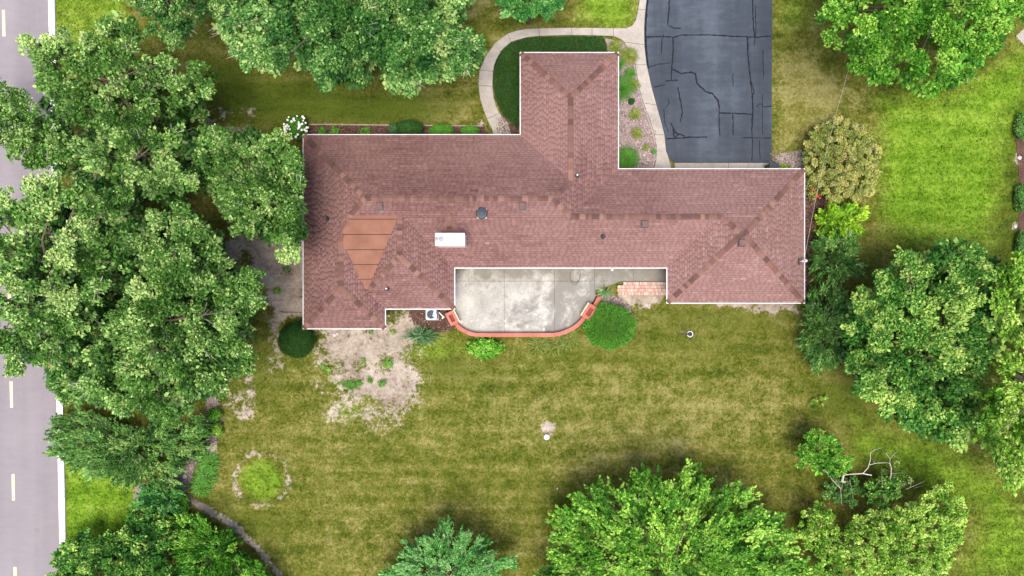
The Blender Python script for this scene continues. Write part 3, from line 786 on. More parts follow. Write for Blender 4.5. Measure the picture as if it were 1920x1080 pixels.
# ------------------------------------------------------------------ the house
EZ = 2.6                        # eave height
KE = MPP * (H_CAM - EZ) / H_CAM
PITCH = 0.34
def wx(x): return (x - 960) * KE
def wy(y): return (540 - y) * KE
OUT = [(569, 253), (976, 253), (976, 99), (1159, 99), (1159, 317), (1508, 317), (1508, 568), (1251, 568), (1251, 502), (852, 502), (852, 579), (722, 579), (722, 616), (569, 616)]
RECTS = [(569, 253, 1159, 502), (976, 99, 1159, 502), (976, 317, 1508, 502), (1251, 317, 1508, 568), (569, 253, 722, 616), (658, 253, 852, 579)]
def fillh(x, y):
    f = 96 - (y - 405) * 0.459
    return np.where((y >= 400) & (y < 551.6) & (x > 600) & (x < 756) & (x + y < 1241) & (f <= x - 569), f, -1e3)
def Hroof(x, y):
    x = np.asarray(x, float); y = np.asarray(y, float)
    h = np.full(np.broadcast(x, y).shape, -1e3)
    for (x0, y0, x1, y1) in RECTS:
        h = np.maximum(h, np.minimum(np.minimum(x - x0, x1 - x), np.minimum(y - y0, y1 - y)))
    return np.maximum(h, fillh(x, y))
def roof_z(x, y): return EZ + float(Hroof(x, y)) * KE * PITCH
def roof_pt(x, y, dz=0.0): return Vector((wx(x), wy(y), roof_z(x, y) + dz))

house = empty('house', W(960, 420), 'sprawling ranch house with reddish brown hipped shingle roof', 'house')
HO = house.location
def hl(p): return (p[0] - HO.x, p[1] - HO.y, p[2] - HO.z)
def hbuild(m, name, mat, parent=None, smooth=False):
    """build in world coordinates, then parent to the house (or a part at the house's origin)"""
    m.v = [hl(v) for v in m.v]
    return m.build(name, mat, parent or house, smooth)

PLANES = [('x', 569, 1), ('y', 253, 1), ('x', 976, 1), ('y', 99, 1), ('x', 1159, -1), ('y', 317, 1), ('x', 1508, -1), ('y', 568, -1), ('x', 1251, 1), ('y', 502, -1), ('x', 852, -1), ('y', 579, -1), ('x', 722, -1), ('y', 616, -1), ('x', 658, 1)]
EXPO = 4.3
deck = MB()
shV = []; shT = []
rs = np.random.default_rng(5)
for (ax, c, sg) in PLANES:
    k = 0
    while k * EXPO < 128:
        d = k * EXPO
        dm = d + EXPO * 0.5
        pc = c + sg * dm
        if ax == 'x':
            s = np.arange(90, 625, 0.5); h = Hroof(np.full_like(s, pc), s)
        else:
            s = np.arange(560, 1515, 0.5); h = Hroof(s, np.full_like(s, pc))
        act = (np.abs(h - dm) < 0.26) & (h > 0)
        # fill plane is covered with rolled roofing, not shingles
        if ax == 'x': fl = fillh(np.full_like(s, pc), s)
        else: fl = fillh(s, np.full_like(s, pc))
        idx = np.flatnonzero(np.diff(np.concatenate([[0], act.astype(int), [0]])))
        for a, b in zip(idx[0::2], idx[1::2]):
            s0, s1 = s[a] - 0.9, s[b - 1] + 0.9
            if s1 - s0 < 2.5: continue
            def pt(u, dd, dz):
                if ax == 'x': X, Y = c + sg * dd, u
                else: X, Y = u, c + sg * dd
                return (wx(X), wy(Y), EZ + dd * KE * PITCH + dz)
            deck.add([pt(s0, d - .3, -0.012), pt(s1, d - .3, -0.012), pt(s1, d + EXPO + .3, -0.012), pt(s0, d + EXPO + .3, -0.012)], [(0, 1, 2, 3)])
            u = s0; first = True
            while u < s1 - 0.3:
                w = rs.uniform(7.0, 14.0)
                if first: w *= rs.uniform(0.4, 1.0); first = False
                e = min(u + w, s1)
                if s1 - e < 2: e = s1
                g = 0.12
                lift = 0.005 + rs.uniform(0, 0.0015)
                dj = rs.uniform(-.03, .03)
                lo = d + dj; hi = d + EXPO * 0.90
                shV.append([pt(u + g, lo, lift), pt(e - g, lo, lift), pt(e - g, hi, 0.002), pt(u + g, hi, 0.002),
                            pt(u + g, lo, -0.01), pt(e - g, lo, -0.01), pt(e - g, hi, -0.01), pt(u + g, hi, -0.01)])
                X, Y = (pc, u) if ax == 'x' else (u, pc)
                zone = float(fbm(np.array([X]), np.array([Y]), 120, 4)[0])
                run = float(vnoise(np.array([u / 26.0]), np.array([k * 7.3 + c]), 77)[0]) - .5
                shT.append(np.clip(rs.normal(0.49, 0.07) + 0.24 * run + 0.35 * (zone - 0.5) + 0.16 * (X - 960) / 480, 0, 1))
                u = e
        k += 1
hbuild_roof = hbuild(deck, 'roof', M['shingle'])
roof = hbuild_roof
tag(roof, 'reddish brown shingle roof with hips and valleys')
ra = roof.data.attributes.new('tint', 'FLOAT', 'FACE'); ra.data.foreach_set('value', np.full(len(roof.data.polygons), 0.12, np.float32))
shV = np.array(shV).reshape(-1, 3) - np.array(HO)
nS = len(shT)
base = np.arange(nS)[:, None, None] * 8
Fq = np.array([[0, 1, 2, 3], [4, 5, 1, 0], [5, 6, 2, 1], [7, 4, 0, 3]])[None]
o = np_mesh('shingles', shV, (base + Fq).reshape(-1, 4), M['shingle'], {'tint': ('FACE', np.repeat(shT, 4))}, parent=roof, kind='stuff')

# rolled roofing strips in the valley between the two back ridges
ys = [406, 413.7, 441.3, 469, 496.3, 523.3, 551.5]
for i, (a, b) in enumerate(zip(ys[:-1], ys[1:])):
    m = MB(); rows_ = []
    for yy in np.linspace(a, b, 7):
        s = np.arange(610, 790, 0.25)
        act = fillh(s, np.full_like(s, yy)) >= Hroof(s, np.full_like(s, yy)) - 0.05
        ok = s[act]
        if len(ok) < 4: continue
        rows_.append((ok[0] - 1.2, ok[-1] + 1.2, yy))
    n = len(rows_)
    vs = []
    for j, (x0, x1, yy) in enumerate(rows_):
        f = 96 - (yy - 405) * 0.459
        z = EZ + f * KE * PITCH + 0.012 + 0.06 * j / max(n - 1, 1)
        vs += [(wx(x0), wy(yy), z), (wx(x1), wy(yy), z)]
    fs = [(2 * j, 2 * j + 1, 2 * j + 3, 2 * j + 2) for j in range(n - 1)]
    x0, x1, yy = rows_[-1]
    zz = vs[-1][2]
    vs += [(vs[-2][0], vs[-2][1], zz - .06), (vs[-1][0], vs[-1][1], zz - .06)]
    nn = len(vs); fs.append((nn - 4, nn - 3, nn - 1, nn - 2))
    m.add(vs, fs)
    hbuild(m, 'roofing_strip', M['membrane'], roof)
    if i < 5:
        hbuild(MB().box(((vs[-1][0] + vs[-2][0]) / 2, vs[-1][1] - .015, zz - .028), (vs[-1][0] - vs[-2][0] - .05, .035, .035)), 'lap_seam_shadow', M['tar'], roof)  # dark seam bead, painting in the gap shadow below each strip's lower edge

# ridge and hip caps
RIDGES = [((569, 253), (693.5, 377.5)), ((693.5, 377.5), (1034.5, 377.5)), ((693.5, 377.5), (665, 406)), ((665, 406), (645.5, 447)), ((645.5, 447), (645.5, 539.5)),
          ((645.5, 539.5), (569, 616)), ((645.5, 539.5), (722, 616)), ((755, 406), (755, 482)), ((755, 482), (852, 579)), ((755, 482), (692, 545)),
          ((976, 99), (1067.5, 190.5)), ((1159, 99), (1067.5, 190.5)), ((1067.5, 190.5), (1067.5, 344.5)), ((1067.5, 344.5), (1034.5, 377.5)), ((1034.5, 377.5), (1067, 410)),
          ((1067, 409.5), (1343.5, 409.5)), ((1343.5, 409.5), (1376.5, 442.5)), ((1508, 317), (1381, 442.5)), ((1508, 568), (1381, 442.5)), ((1251, 568), (1377, 442.5))]
for (A, B) in RIDGES:
    L = math.hypot(B[0] - A[0], B[1] - A[1]); d = ((B[0] - A[0]) / L, (B[1] - A[1]) / L); nrm = (-d[1], d[0])
    t = 1.0 if A in OUT else 0.0
    hw = 4.9
    while t < L - 1.5:
        step = random.choice([5.5, 7.5, 9, 11])
        e = min(t + step + 0.8, L)
        vs = []
        for q, lift in ((t, 0.05), (e, 0.026)):
            px, py = A[0] + d[0] * q, A[1] + d[1] * q
            zc = roof_z(px, py)
            for sgn in (-1, 0, 1):
                x, y = px + nrm[0] * hw * sgn, py + nrm[1] * hw * sgn
                z = zc + lift + 0.012 if sgn == 0 else max(roof_z(x, y), zc - hw * KE * PITCH * 1.5) + lift
                vs.append((wx(x), wy(y), z))
            for sgn in (1, 0, -1):
                x, y = px + nrm[0] * hw * sgn, py + nrm[1] * hw * sgn
                z = zc + lift - 0.03 if sgn == 0 else max(roof_z(x, y), zc - hw * KE * PITCH * 1.5) + lift - 0.035
                vs.append((wx(x), wy(y), z))
        fs = [(i, (i + 1) % 6, 6 + (i + 1) % 6, 6 + i) for i in range(6)] + [(5, 4, 3, 2, 1, 0), (6, 7, 8, 9, 10, 11)]
        hbuild(MB().add(vs, fs), 'ridge_cap', M['cap'], roof)
        t += step

# gutters, soffit, walls
CCW = [(wx(x), wy(y)) for x, y in OUT][::-1]
def ring_pts(d): return offset_poly(CCW, d)
r0, r1 = ring_pts(-0.008), ring_pts(0.05)
r0b, r1b = ring_pts(-0.012), ring_pts(0.035)
rlip = ring_pts(0.038); rin = ring_pts(0.006)
n = len(CCW)
for i in range(n):
    j = (i + 1) % n
    def P(r, k, z): return (r[k][0], r[k][1], z)
    m = MB()
    prof = [(r0b, EZ - .12), (r1b, EZ - .12), (r1, EZ - .02), (r1, EZ + .004), (rlip, EZ + .006), (rlip, EZ - .004), (rin, EZ - .002), (r0, EZ + .012)]
    vs = [P(r, i, z) for r, z in prof] + [P(r, j, z) for r, z in prof]
    K = len(prof)
    m.add(vs, [(a, (a + 1) % K, K + (a + 1) % K, K + a) for a in range(K)] + [tuple(range(K))[::-1], tuple(range(K, 2 * K))])
    hbuild(m, 'gutter', M['white'])
hbuild(MB().prism(ring_pts(-0.02), EZ - 0.14, EZ - 0.1), 'soffit', M['white'])
wi = ring_pts(-0.62)
m = MB(); nW = len(wi)
vs = [(p[0], p[1], -0.1) for p in wi] + [(p[0], p[1], EZ - .12) for p in wi]
m.add(vs, [(i, (i + 1) % nW, nW + (i + 1) % nW, nW + i) for i in range(nW)])
hbuild(m, 'wall', M['wall'])
def opening(px, facing, z0, wd, ht, kind):
    """facing: 'n','s','e','w'; px: eave-plan position on that wall line"""
    nx, ny = {'n': (0, 1), 's': (0, -1), 'e': (1, 0), 'w': (-1, 0)}[facing]
    cx, cy = wx(px[0]) - nx * 0.62, wy(px[1]) - ny * 0.62
    rz = 0 if ny else math.pi / 2
    m = MB()
    f = 0.07
    for (dx, dz, a, b) in ((0, ht / 2 - f / 2, wd, f), (0, -ht / 2 + f / 2, wd, f), (-wd / 2 + f / 2, 0, f, ht - 2 * f), (wd / 2 - f / 2, 0, f, ht - 2 * f), (0, 0, f * .6, ht - 2 * f)):
        if kind != 'window' and dx == 0 and dz == 0: continue
        m.box((cx + nx * .03 + (dx if ny else 0), cy + ny * .03 + (0 if ny else dx), z0 + ht / 2 + dz), (a, 0.09, b), rz)
    fr = hbuild(m, kind, M['white'])
    if kind == 'garage_door':
        for q in range(4):
            hbuild(MB().box((cx + nx * .01, cy + ny * .01, z0 + .07 + (q + .5) * (ht - .14) / 4), (wd - .14, .05, (ht - .14) / 4 - .015), rz), 'door_panel', M['white'], fr)
    else:
        hbuild(MB().box((cx + nx * .005, cy + ny * .005, z0 + ht / 2), (wd - .14, .03, ht - .14), rz), 'pane', M['glass'] if kind == 'window' or kind == 'patio_door' else M['wood'], fr)
for x in (640, 740, 850): opening((x, 253), 'n', 0.95, 1.6, 1.2, 'window')
opening((945, 253), 'n', 0.05, 1.0, 2.1, 'front_door')
opening((1068, 99), 'n', 0.95, 1.8, 1.2, 'window')
opening((1340, 317), 'n', 0.03, 4.8, 2.15, 'garage_door')
opening((1200, 317), 'n', 0.95, 1.2, 1.2, 'window')
opening((645, 616), 's', 0.95, 1.6, 1.2, 'window'); opening((785, 579), 's', 0.95, 1.4, 1.2, 'window')
opening((960, 502), 's', 0.32, 2.0, 2.0, 'patio_door'); opening((1090, 502), 's', 0.95, 1.6, 1.2, 'window')
opening((1380, 568), 's', 0.95, 1.8, 1.2, 'window'); opening((569, 340), 'w', 0.95, 1.6, 1.2, 'window'); opening((569, 500), 'w', 0.95, 1.6, 1.2, 'window')
opening((1508, 430), 'e', 0.95, 1.2, 1.2, 'window')

# chimney with white cap, two flues and a shingled cricket behind
def chimney():
    zt = 5.05
    a, b = W(815.5, 436.5, zt), W(871.5, 461, zt)
    cx, cy = (a.x + b.x) / 2, (a.y + b.y) / 2
    w, d = abs(b.x - a.x), abs(b.y - a.y)
    body = hbuild(MB().box((cx, cy, (2.4 + zt - .12) / 2), (w - .05, d - .05, zt - .12 - 2.4)), 'chimney', M['chimney'])
    m = MB().bevel_prism([(cx - w / 2, cy - d / 2), (cx + w / 2, cy - d / 2), (cx + w / 2, cy + d / 2), (cx - w / 2, cy + d / 2)], zt - .12, zt, .03)
    hbuild(m, 'chimney_cap', plain('cap_concrete', (0.50, 0.49, 0.48, 1), (0.60, 0.59, 0.57, 1), 3, 0.8), body)
    for (px, r) in ((818.5, .07), (827.5, .10)):
        p = W(px, 448.5, zt)
        hbuild(MB().lathe((p.x, p.y, zt - .02), [(r, 0), (r, .14), (r * 1.5, .15), (r * 1.5, .17), (r * .5, .21)], 12), 'flue', plain('flue_metal', (0.20, 0.20, 0.20, 1), (0.30, 0.30, 0.30, 1), 6), body)
    # cricket: small ridge running up the roof behind the stack
    ex0, ex1 = (824, 864)
    xm = 845.5; ytop, ybot = 409, 439
    hz = roof_z(xm, ytop) + .03
    A = (wx(xm), wy(ytop), hz); B = (wx(xm), wy(ybot), hz)
    Lq = (wx(ex0 - 4), wy(ybot), roof_z(ex0, ybot) + .02); Rq = (wx(ex1 + 4), wy(ybot), roof_z(ex1, ybot) + .02)
    o = hbuild(MB().add([A, B, Lq, Rq], [(0, 2, 1), (0, 1, 3), (1, 2, 3)]), 'cricket', M['cap'], body)
    for k in range(5):
        y0 = ytop + 1 + k * 5.6
        hbuild(MB().box((wx(xm), wy(y0 + 2.8), hz + .02), (.28, 5.3 * KE, .03)), 'cricket_cap', M['cap'], body)
    return body
chim = chimney()
# box vents
for (x, y, lab) in ((712, 386, None), (980, 386, None), (1211, 419, None), (1391, 455, None)):
    p = W(x, y, 3.95 if y < 460 else 3.5); ex = (p.x / KE + 960, 540 - p.y / KE)
    z = roof_z(*ex)
    m = MB()
    sl = PITCH * .34
    hs = .17
    vs = [(p.x - hs, p.y - hs, z - sl / 2 - .05), (p.x + hs, p.y - hs, z - sl / 2 - .05), (p.x + hs, p.y + hs, z + sl / 2 - .05), (p.x - hs, p.y + hs, z + sl / 2 - .05)]
    vs += [(v[0], v[1], v[2] + .19) for v in vs]
    body = hbuild(m.add(vs, [(3, 2, 1, 0), (4, 5, 6, 7), (0, 1, 5, 4), (1, 2, 6, 5), (2, 3, 7, 6), (3, 0, 4, 7)]), 'box_vent', M['vent'])
    vf = [(p.x + (v[0] - p.x) * 1.45, p.y + (v[1] - p.y) * 1.45, v[2] - .13 + (v[1] - p.y) * .45 * PITCH) for v in vs[4:]]
    hbuild(MB().add(vf + [(v[0], v[1], v[2] - .03) for v in vf], [(0, 1, 2, 3), (0, 1, 5, 4), (1, 2, 6, 5), (2, 3, 7, 6), (3, 0, 4, 7)]), 'vent_flange', M['black'], body)
    vs2 = [(v[0] + (v[0] - p.x) * .10, v[1] + (v[1] - p.y) * .10, v[2] + .004) for v in vs[4:]]
    vs2 += [(v[0], v[1], v[2] + .03) for v in vs2]
    hbuild(MB().add(vs2, [(3, 2, 1, 0), (4, 5, 6, 7), (0, 1, 5, 4), (1, 2, 6, 5), (2, 3, 7, 6), (3, 0, 4, 7)]), 'vent_hood', M['vent'], body)
# plumbing pipes with dark flashing collars
for (x, y, white) in ((611, 409, False), (723, 541, True), (1082, 329, True), (1132, 442, False)):
    p = W(x, y, 3.6); z = roof_z(p.x / KE + 960, 540 - p.y / KE)
    col = hbuild(MB().lathe((p.x, p.y, z - .04), [(.17, 0), (.16, .06), (.10, .10), (.075, .2)], 14), 'pipe_flashing', M['black'])
    hbuild(MB().lathe((p.x, p.y, z), [(.055, 0), (.055, .38), (.03, .381)], 12), 'vent_pipe', M['white'] if white else M['black'], col)
# round powered fan with steel dome
p = W(903.5, 400, 3.9); z = roof_z(p.x / KE + 960, 540 - p.y / KE)
base_ = MB(); s_ = .29; sl = PITCH * s_
vs = [(p.x - s_, p.y - s_, z - sl + .02), (p.x + s_, p.y - s_, z - sl + .02), (p.x + s_, p.y + s_, z + sl + .02), (p.x - s_, p.y + s_, z + sl + .02)]
base_.add(vs + [(v[0], v[1], v[2] + .02) for v in vs], [(3, 2, 1, 0), (4, 5, 6, 7), (0, 1, 5, 4), (1, 2, 6, 5), (2, 3, 7, 6), (3, 0, 4, 7)])
fan = hbuild(base_, 'roof_fan', M['white'])
hbuild(MB().lathe((p.x, p.y, z - .05), [(.26, 0), (.26, .22), (.36, .24), (.36, .30), (.30, .34), (.1, .36)], 24), 'fan_housing', M['black'], fan)
hbuild(MB().lathe((p.x, p.y, z + .30), [(.215, 0), (.215, .02), (.18, .05), (.10, .07), (.03, .075)], 24), 'fan_dome', M['steel'], fan, True)
# electric service mast on the east eave
p = W(1509.5, 489, 3.2)
mast = hbuild(MB().tube([(p.x, p.y, 0.6), (p.x, p.y, 3.3)], .04, 10), 'service_mast', M['white'])
hbuild(MB().lathe((p.x, p.y, 3.28), [(.06, 0), (.10, .03), (.10, .08), (.06, .14), (.02, .17)], 12), 'weatherhead', M['white'], mast, True)
hbuild(MB().lathe((p.x - .1, p.y - .01, 3.05), [(.05, 0), (.08, .03), (.06, .1), (.02, .12)], 10), 'insulator', M['white'], mast, True)
q = W(1497.5, 490.5, 2.75)
hbuild(MB().box((q.x, q.y, 2.83), (.14, .13, .12)).box((q.x + .02, q.y, 2.84), (.1, .42, .07)), 'mast_bracket', M['black'], mast)
hbuild(MB().tube([(q.x, q.y, 2.92), (p.x, p.y + .02, 3.0)], .02, 6), 'brace', M['white'], mast)
# small eave lamp over the patio, downspout by the condenser
lp = W(1148, 505, 2.5)
hbuild(MB().lathe((lp.x, lp.y, 2.36), [(.03, 0), (.1, .03), (.1, .12), (.04, .2)], 12), 'eave_lamp', M['white'])
d0, d1 = W(822.5, 586, .25), W(831.5, 594.5, .25)
hbuild(MB().tube([(d0.x, d0.y + .05, 2.3), (d0.x, d0.y + .04, .3), (d0.x + .03, d0.y, .2), (d1.x, d1.y, .15)], .045, 8).tube([(d1.x - .12, d1.y - .1, .15), (d1.x + .05, d1.y + .02, .15)], .05, 8), 'downspout', M['white'])

# ------------------------------------------------------------------ small things round the house
# air conditioner
ac = empty('air_conditioner', W(808.5, 590.5, 0), 'grey-blue outdoor air conditioner with round fan beside back wall', 'air conditioner')
ac.location = W(808.5, 589.5, .75) - Vector((0, 0, .75))
S2 = .37
corner = [(S2 - .07, -S2), (S2, -S2 + .07), (S2, S2 - .07), (S2 - .07, S2), (-S2 + .07, S2), (-S2, S2 - .07), (-S2, -S2 + .07), (-S2 + .07, -S2)]
MB().bevel_prism(corner, .04, .70, .01).build('cabinet', M['acmetal'], ac)
MB().box((0, 0, .02), (.85, .85, .06)).build('pad', M['walk'], ac)
top = MB()
N = 28
vs = []
for k in range(N):
    a = 2 * math.pi * k / N
    vs.append((.285 * math.cos(a), .285 * math.sin(a), .765))
for k in range(N):
    a = 2 * math.pi * k / N; c_, s_ = math.cos(a), math.sin(a); mx = max(abs(c_), abs(s_)); r = min(S2 / mx, S2 * 1.27)
    vs.append((r * c_, r * s_, .75))
for k in range(N):
    a = 2 * math.pi * k / N; c_, s_ = math.cos(a), math.sin(a); mx = max(abs(c_), abs(s_)); r = min(S2 / mx, S2 * 1.27)
    vs.append((r * c_, r * s_, .70))
for k in range(N):
    a = 2 * math.pi * k / N
    vs.append((.285 * math.cos(a), .285 * math.sin(a), .705))
fs = []
for r in range(2):
    fs += [(r * N + k, r * N + (k + 1) % N, (r + 1) * N + (k + 1) % N, (r + 1) * N + k) for k in range(N)]
fs += [(k, 3 * N + k, 3 * N + (k + 1) % N, (k + 1) % N) for k in range(N)]
lid = top.add(vs, fs).build('lid', M['acmetal'], ac)
MB().lathe((0, 0, .700), [(.28, 0), (.28, .006)], 24).build('fan_well', M['black'], ac)
for k in range(3):
    a = k * 2.094 + .5
    MB().add([(.05 * math.cos(a), .05 * math.sin(a), .735), (.26 * math.cos(a - .35), .26 * math.sin(a - .35), .73), (.27 * math.cos(a), .27 * math.sin(a), .742), (.25 * math.cos(a + .3), .25 * math.sin(a + .3), .75)], [(0, 1, 2, 3)]).build('fan_blade', M['steel'], ac)
gr = MB()
for r in (.09, .15, .21, .27):
    pts = [(r * math.cos(2 * math.pi * k / 24), r * math.sin(2 * math.pi * k / 24), .775) for k in range(25)]
    gr.tube(pts, .005, 4, False)
gr.build('fan_guard', M['black'], ac)
MB().box((.22, .1, .79), (.16, .5, .02), -.25).build('cover_plate', M['acmetal'], ac)

# wheeled bin by the garage
tb = empty('trash_bin', W(1447, 317, 0.6) - Vector((0, 0, .6)), 'black wheeled trash bin against garage wall beside the driveway', 'trash bin')
tb.location.z = 0
m = MB()
pr = [(.22, .25, .05), (.29, .33, .95), (.31, .35, .97), (.31, .35, 1.0)]
vs = []
for a, b, z in pr: vs += [(-a, -b, z), (a, -b, z), (a, b, z), (-a, b, z)]
m.add(vs, [(3, 2, 1, 0)] + [(k * 4 + i, k * 4 + (i + 1) % 4, k * 4 + 4 + (i + 1) % 4, k * 4 + 4 + i) for k in range(3) for i in range(4)]).build('body', M['black'], tb)
MB().bevel_prism([(-.32, -.36), (.32, -.36), (.32, .34), (-.32, .34)], 1.0, 1.05, .02).box((0, 0, 1.06), (.46, .5, .02)).build('lid', M['black'], tb)
MB().tube([(-.25, .37, .98), (-.25, .42, .99), (.25, .42, .99), (.25, .37, .98)], .015, 6).build('handle', M['black'], tb)
for s in (-1, 1): MB().tube([(s * .25, .22, .11), (s * .3, .22, .11)], .11, 14).build('wheel', M['black'], tb)
# garden hose
pts = []
for k in range(60):
    a = k / 59 * math.pi * 2.6 + .6; r = 9.5 + 1.4 * math.sin(a * 1.3)
    pts.append(W(1077 + r * math.cos(a) * 1.0, 516 + r * 1.65 * math.sin(a), PZ + .016 + .012 * (k > 46)))
tag(MB().tube(pts, .013, 6).build('garden_hose', M['black'], smooth=True), 'thin dark garden hose looped on the patio', 'hose')
# shepherd hook with a hanging tray
bf = empty('bird_feeder', W(1276.5, 626.3, 1.2) - Vector((0, 0, 1.2)), 'black hooked pole holding a round white-rimmed feeder on the lawn', 'bird feeder')
bx = .58
MB().tube([(0, 0, -.1), (0, 0, 1.45)], .018, 8).build('pole', M['black'], bf)
MB().tube([(0, 0, 1.45), (.06, 0, 1.53), (.2, 0, 1.55), (.45, 0, 1.52), (bx, 0, 1.45)], .045, 8).build('arm', M['black'], bf)
MB().lathe((bx, 0, 1.05), [(.13, 0), (.16, .03), (.165, .22), (.19, .24), (.205, .27), (.19, .29), (.155, .28), (.15, .12)], 24).build('bowl', M['white'], bf)
MB().lathe((bx, 0, 1.13), [(.155, 0), (.155, .17), (.12, .19), (.05, .2)], 24).build('seed_tray', M['black'], bf)
MB().lathe((bx, 0, 1.32), [(.05, 0), (.05, .05), (.015, .08), (.012, .15)], 12).build('hanger', M['steel'], bf)
# white bucket-like pipe cap with a thin stake
pc = empty('pipe_cap', W(1024.5, 818), 'white capped pipe with thin dark stake standing in the lawn', 'pipe cap')
MB().lathe((0, 0, 0), [(.16, -.05), (.16, .22), (.19, .23), (.19, .30), (.16, .325), (.05, .33)], 20).build('cap', M['white'], pc)
MB().tube([(.04, -.03, .2), (.07, -.24, .05), (.075, -.3, -.05)], .012, 6).build('stake', M['black'], pc)
# road-side sign seen edge on
sg_ = empty('marker_sign', W(118, 91, 1.1) - Vector((0, 0, 1.1)), 'small blue and white sign on a post beside the curb', 'sign')
MB().tube([(0, 0, -.1), (0, 0, 1.2)], .025, 8).build('post', M['white'], sg_)
MB().box((0, 0, 1.15), (.42, .03, .34), -.7).build('blue_panel', M['blue'], sg_)
MB().box((-.05, -.06, 1.15), (.44, .05, .30), -.7).build('white_panel', M['white'], sg_)
# corner of the neighbour's paved drive
sheet('neighbour_drive', [(1905, 68), (1925, 48), (2100, 20), (2100, 130), (1926, 92)], 0.012, M['walk'], 'corner of pale paved drive at the upper right edge', 'driveway')
# overhead service wire
w0 = W(1508.5, 484, 3.3); w1 = W(1612, 60, 7.5)
wp = []
for k in range(25):
    t = k / 24; p = w0.lerp(w1, t); p.z -= 1.2 * math.sin(math.pi * t) * .5; wp.append(p)
tag(MB().tube(wp, .007, 6).build('service_wire', plain('cable', (0.34, 0.32, 0.29, 1), (0.44, 0.41, 0.37, 1), 4)), 'thin pale overhead wire from the garage eave to the upper right tree', 'wire')
# pale stones
def stone(px, py, r, label):
    rr = random.Random(int(px * 7 + py)); m = MB(); p = W(px, py)
    prof = [(r * .7, -.03), (r, r * .25), (r * .85, r * .5), (r * .4, r * .68)]
    m.lathe((0, 0, 0), prof, 8)
    m.v = [(x * rr.uniform(.75, 1.2), y * rr.uniform(.75, 1.2), z * rr.uniform(.85, 1.1)) for x, y, z in m.v]
    tag(m.build('stone', M['stone'], origin=None), label, 'stone', 'pale stones').location = (p.x, p.y, 0)
stone(627, 628, .13, 'pale stone on the bare soil below the back left roof corner, left of its pair')
stone(633, 626, .11, 'pale stone on the bare soil below the back left roof corner, right of its pair')
stone(729, 592, .10, 'small white stone tucked in the back roof corner left of the condenser')
stone(1911, 296, .15, 'large white stone in the bed at the far right edge')
stone(1903, 425, .12, 'pale pinkish stone at the right edge above the light green tree')
stone(347, 893, .16, 'white stone on the wood chips beside the grassy clump')
stone(341, 912, .11, 'smaller white stone at the foot of the wood chips')
stone(264, 934, .12, 'grey stone on the bare patch near the roadside grass')
stone(1045, 916, .07, 'tiny white stone on the lawn left of the big bottom tree')

# ------------------------------------------------------------------ vegetation
def unit(v): return v / (np.linalg.norm(v, axis=-1, keepdims=True) + 1e-9)
def rdir(n, g): return unit(g.normal(size=(n, 3)))

def leaf_quads(P, D, N, L, Wd, fold=0.12):
    D = unit(D); S = unit(np.cross(N, D)); N2 = np.cross(D, S)
    L = L[:, None]; Wd = Wd[:, None]
    base = P - D * L * .45; tip = P + D * L * .55 - N2 * L * .10
    l = P + S * Wd * .5 + N2 * Wd * fold; r = P - S * Wd * .5 + N2 * Wd * fold
    V = np.stack([base, r, tip, l], 1).reshape(-1, 3)
    F = np.arange(len(P) * 4).reshape(-1, 4)
    return V, F

def grow(name, P, D, N, L, Wd, tint, mat, parent, kind=None):
    V, F = leaf_quads(P, D, N, L, Wd)
    return np_mesh(name, V, F, mat, {'tint': ('FACE', np.clip(tint, 0, 1))}, parent=parent, kind=kind)

def sample_poly(poly, spacing, g, inset=0.0):
    poly = np.asarray(poly, float)
    lo, hi = poly.min(0), poly.max(0)
    n = int((hi - lo).prod() / spacing ** 2 * 14) + 30
    Q = g.uniform(lo, hi, (n, 2))
    sd = poly_sd(Q, poly)
    keep = sd > inset
    Q, sd = Q[keep], sd[keep]
    out = []; od = []
    cell = {}
    for q, d in zip(Q, sd):
        ci = (int(q[0] // spacing), int(q[1] // spacing)); bad = False
        for i in (-1, 0, 1):
            for j in (-1, 0, 1):
                for r in cell.get((ci[0] + i, ci[1] + j), ()):
                    if (r[0] - q[0]) ** 2 + (r[1] - q[1]) ** 2 < spacing ** 2: bad = True; break
                if bad: break
            if bad: break
        if bad: continue
        cell.setdefault(ci, []).append(q); out.append(q); od.append(d)
    return np.array(out), np.array(od)

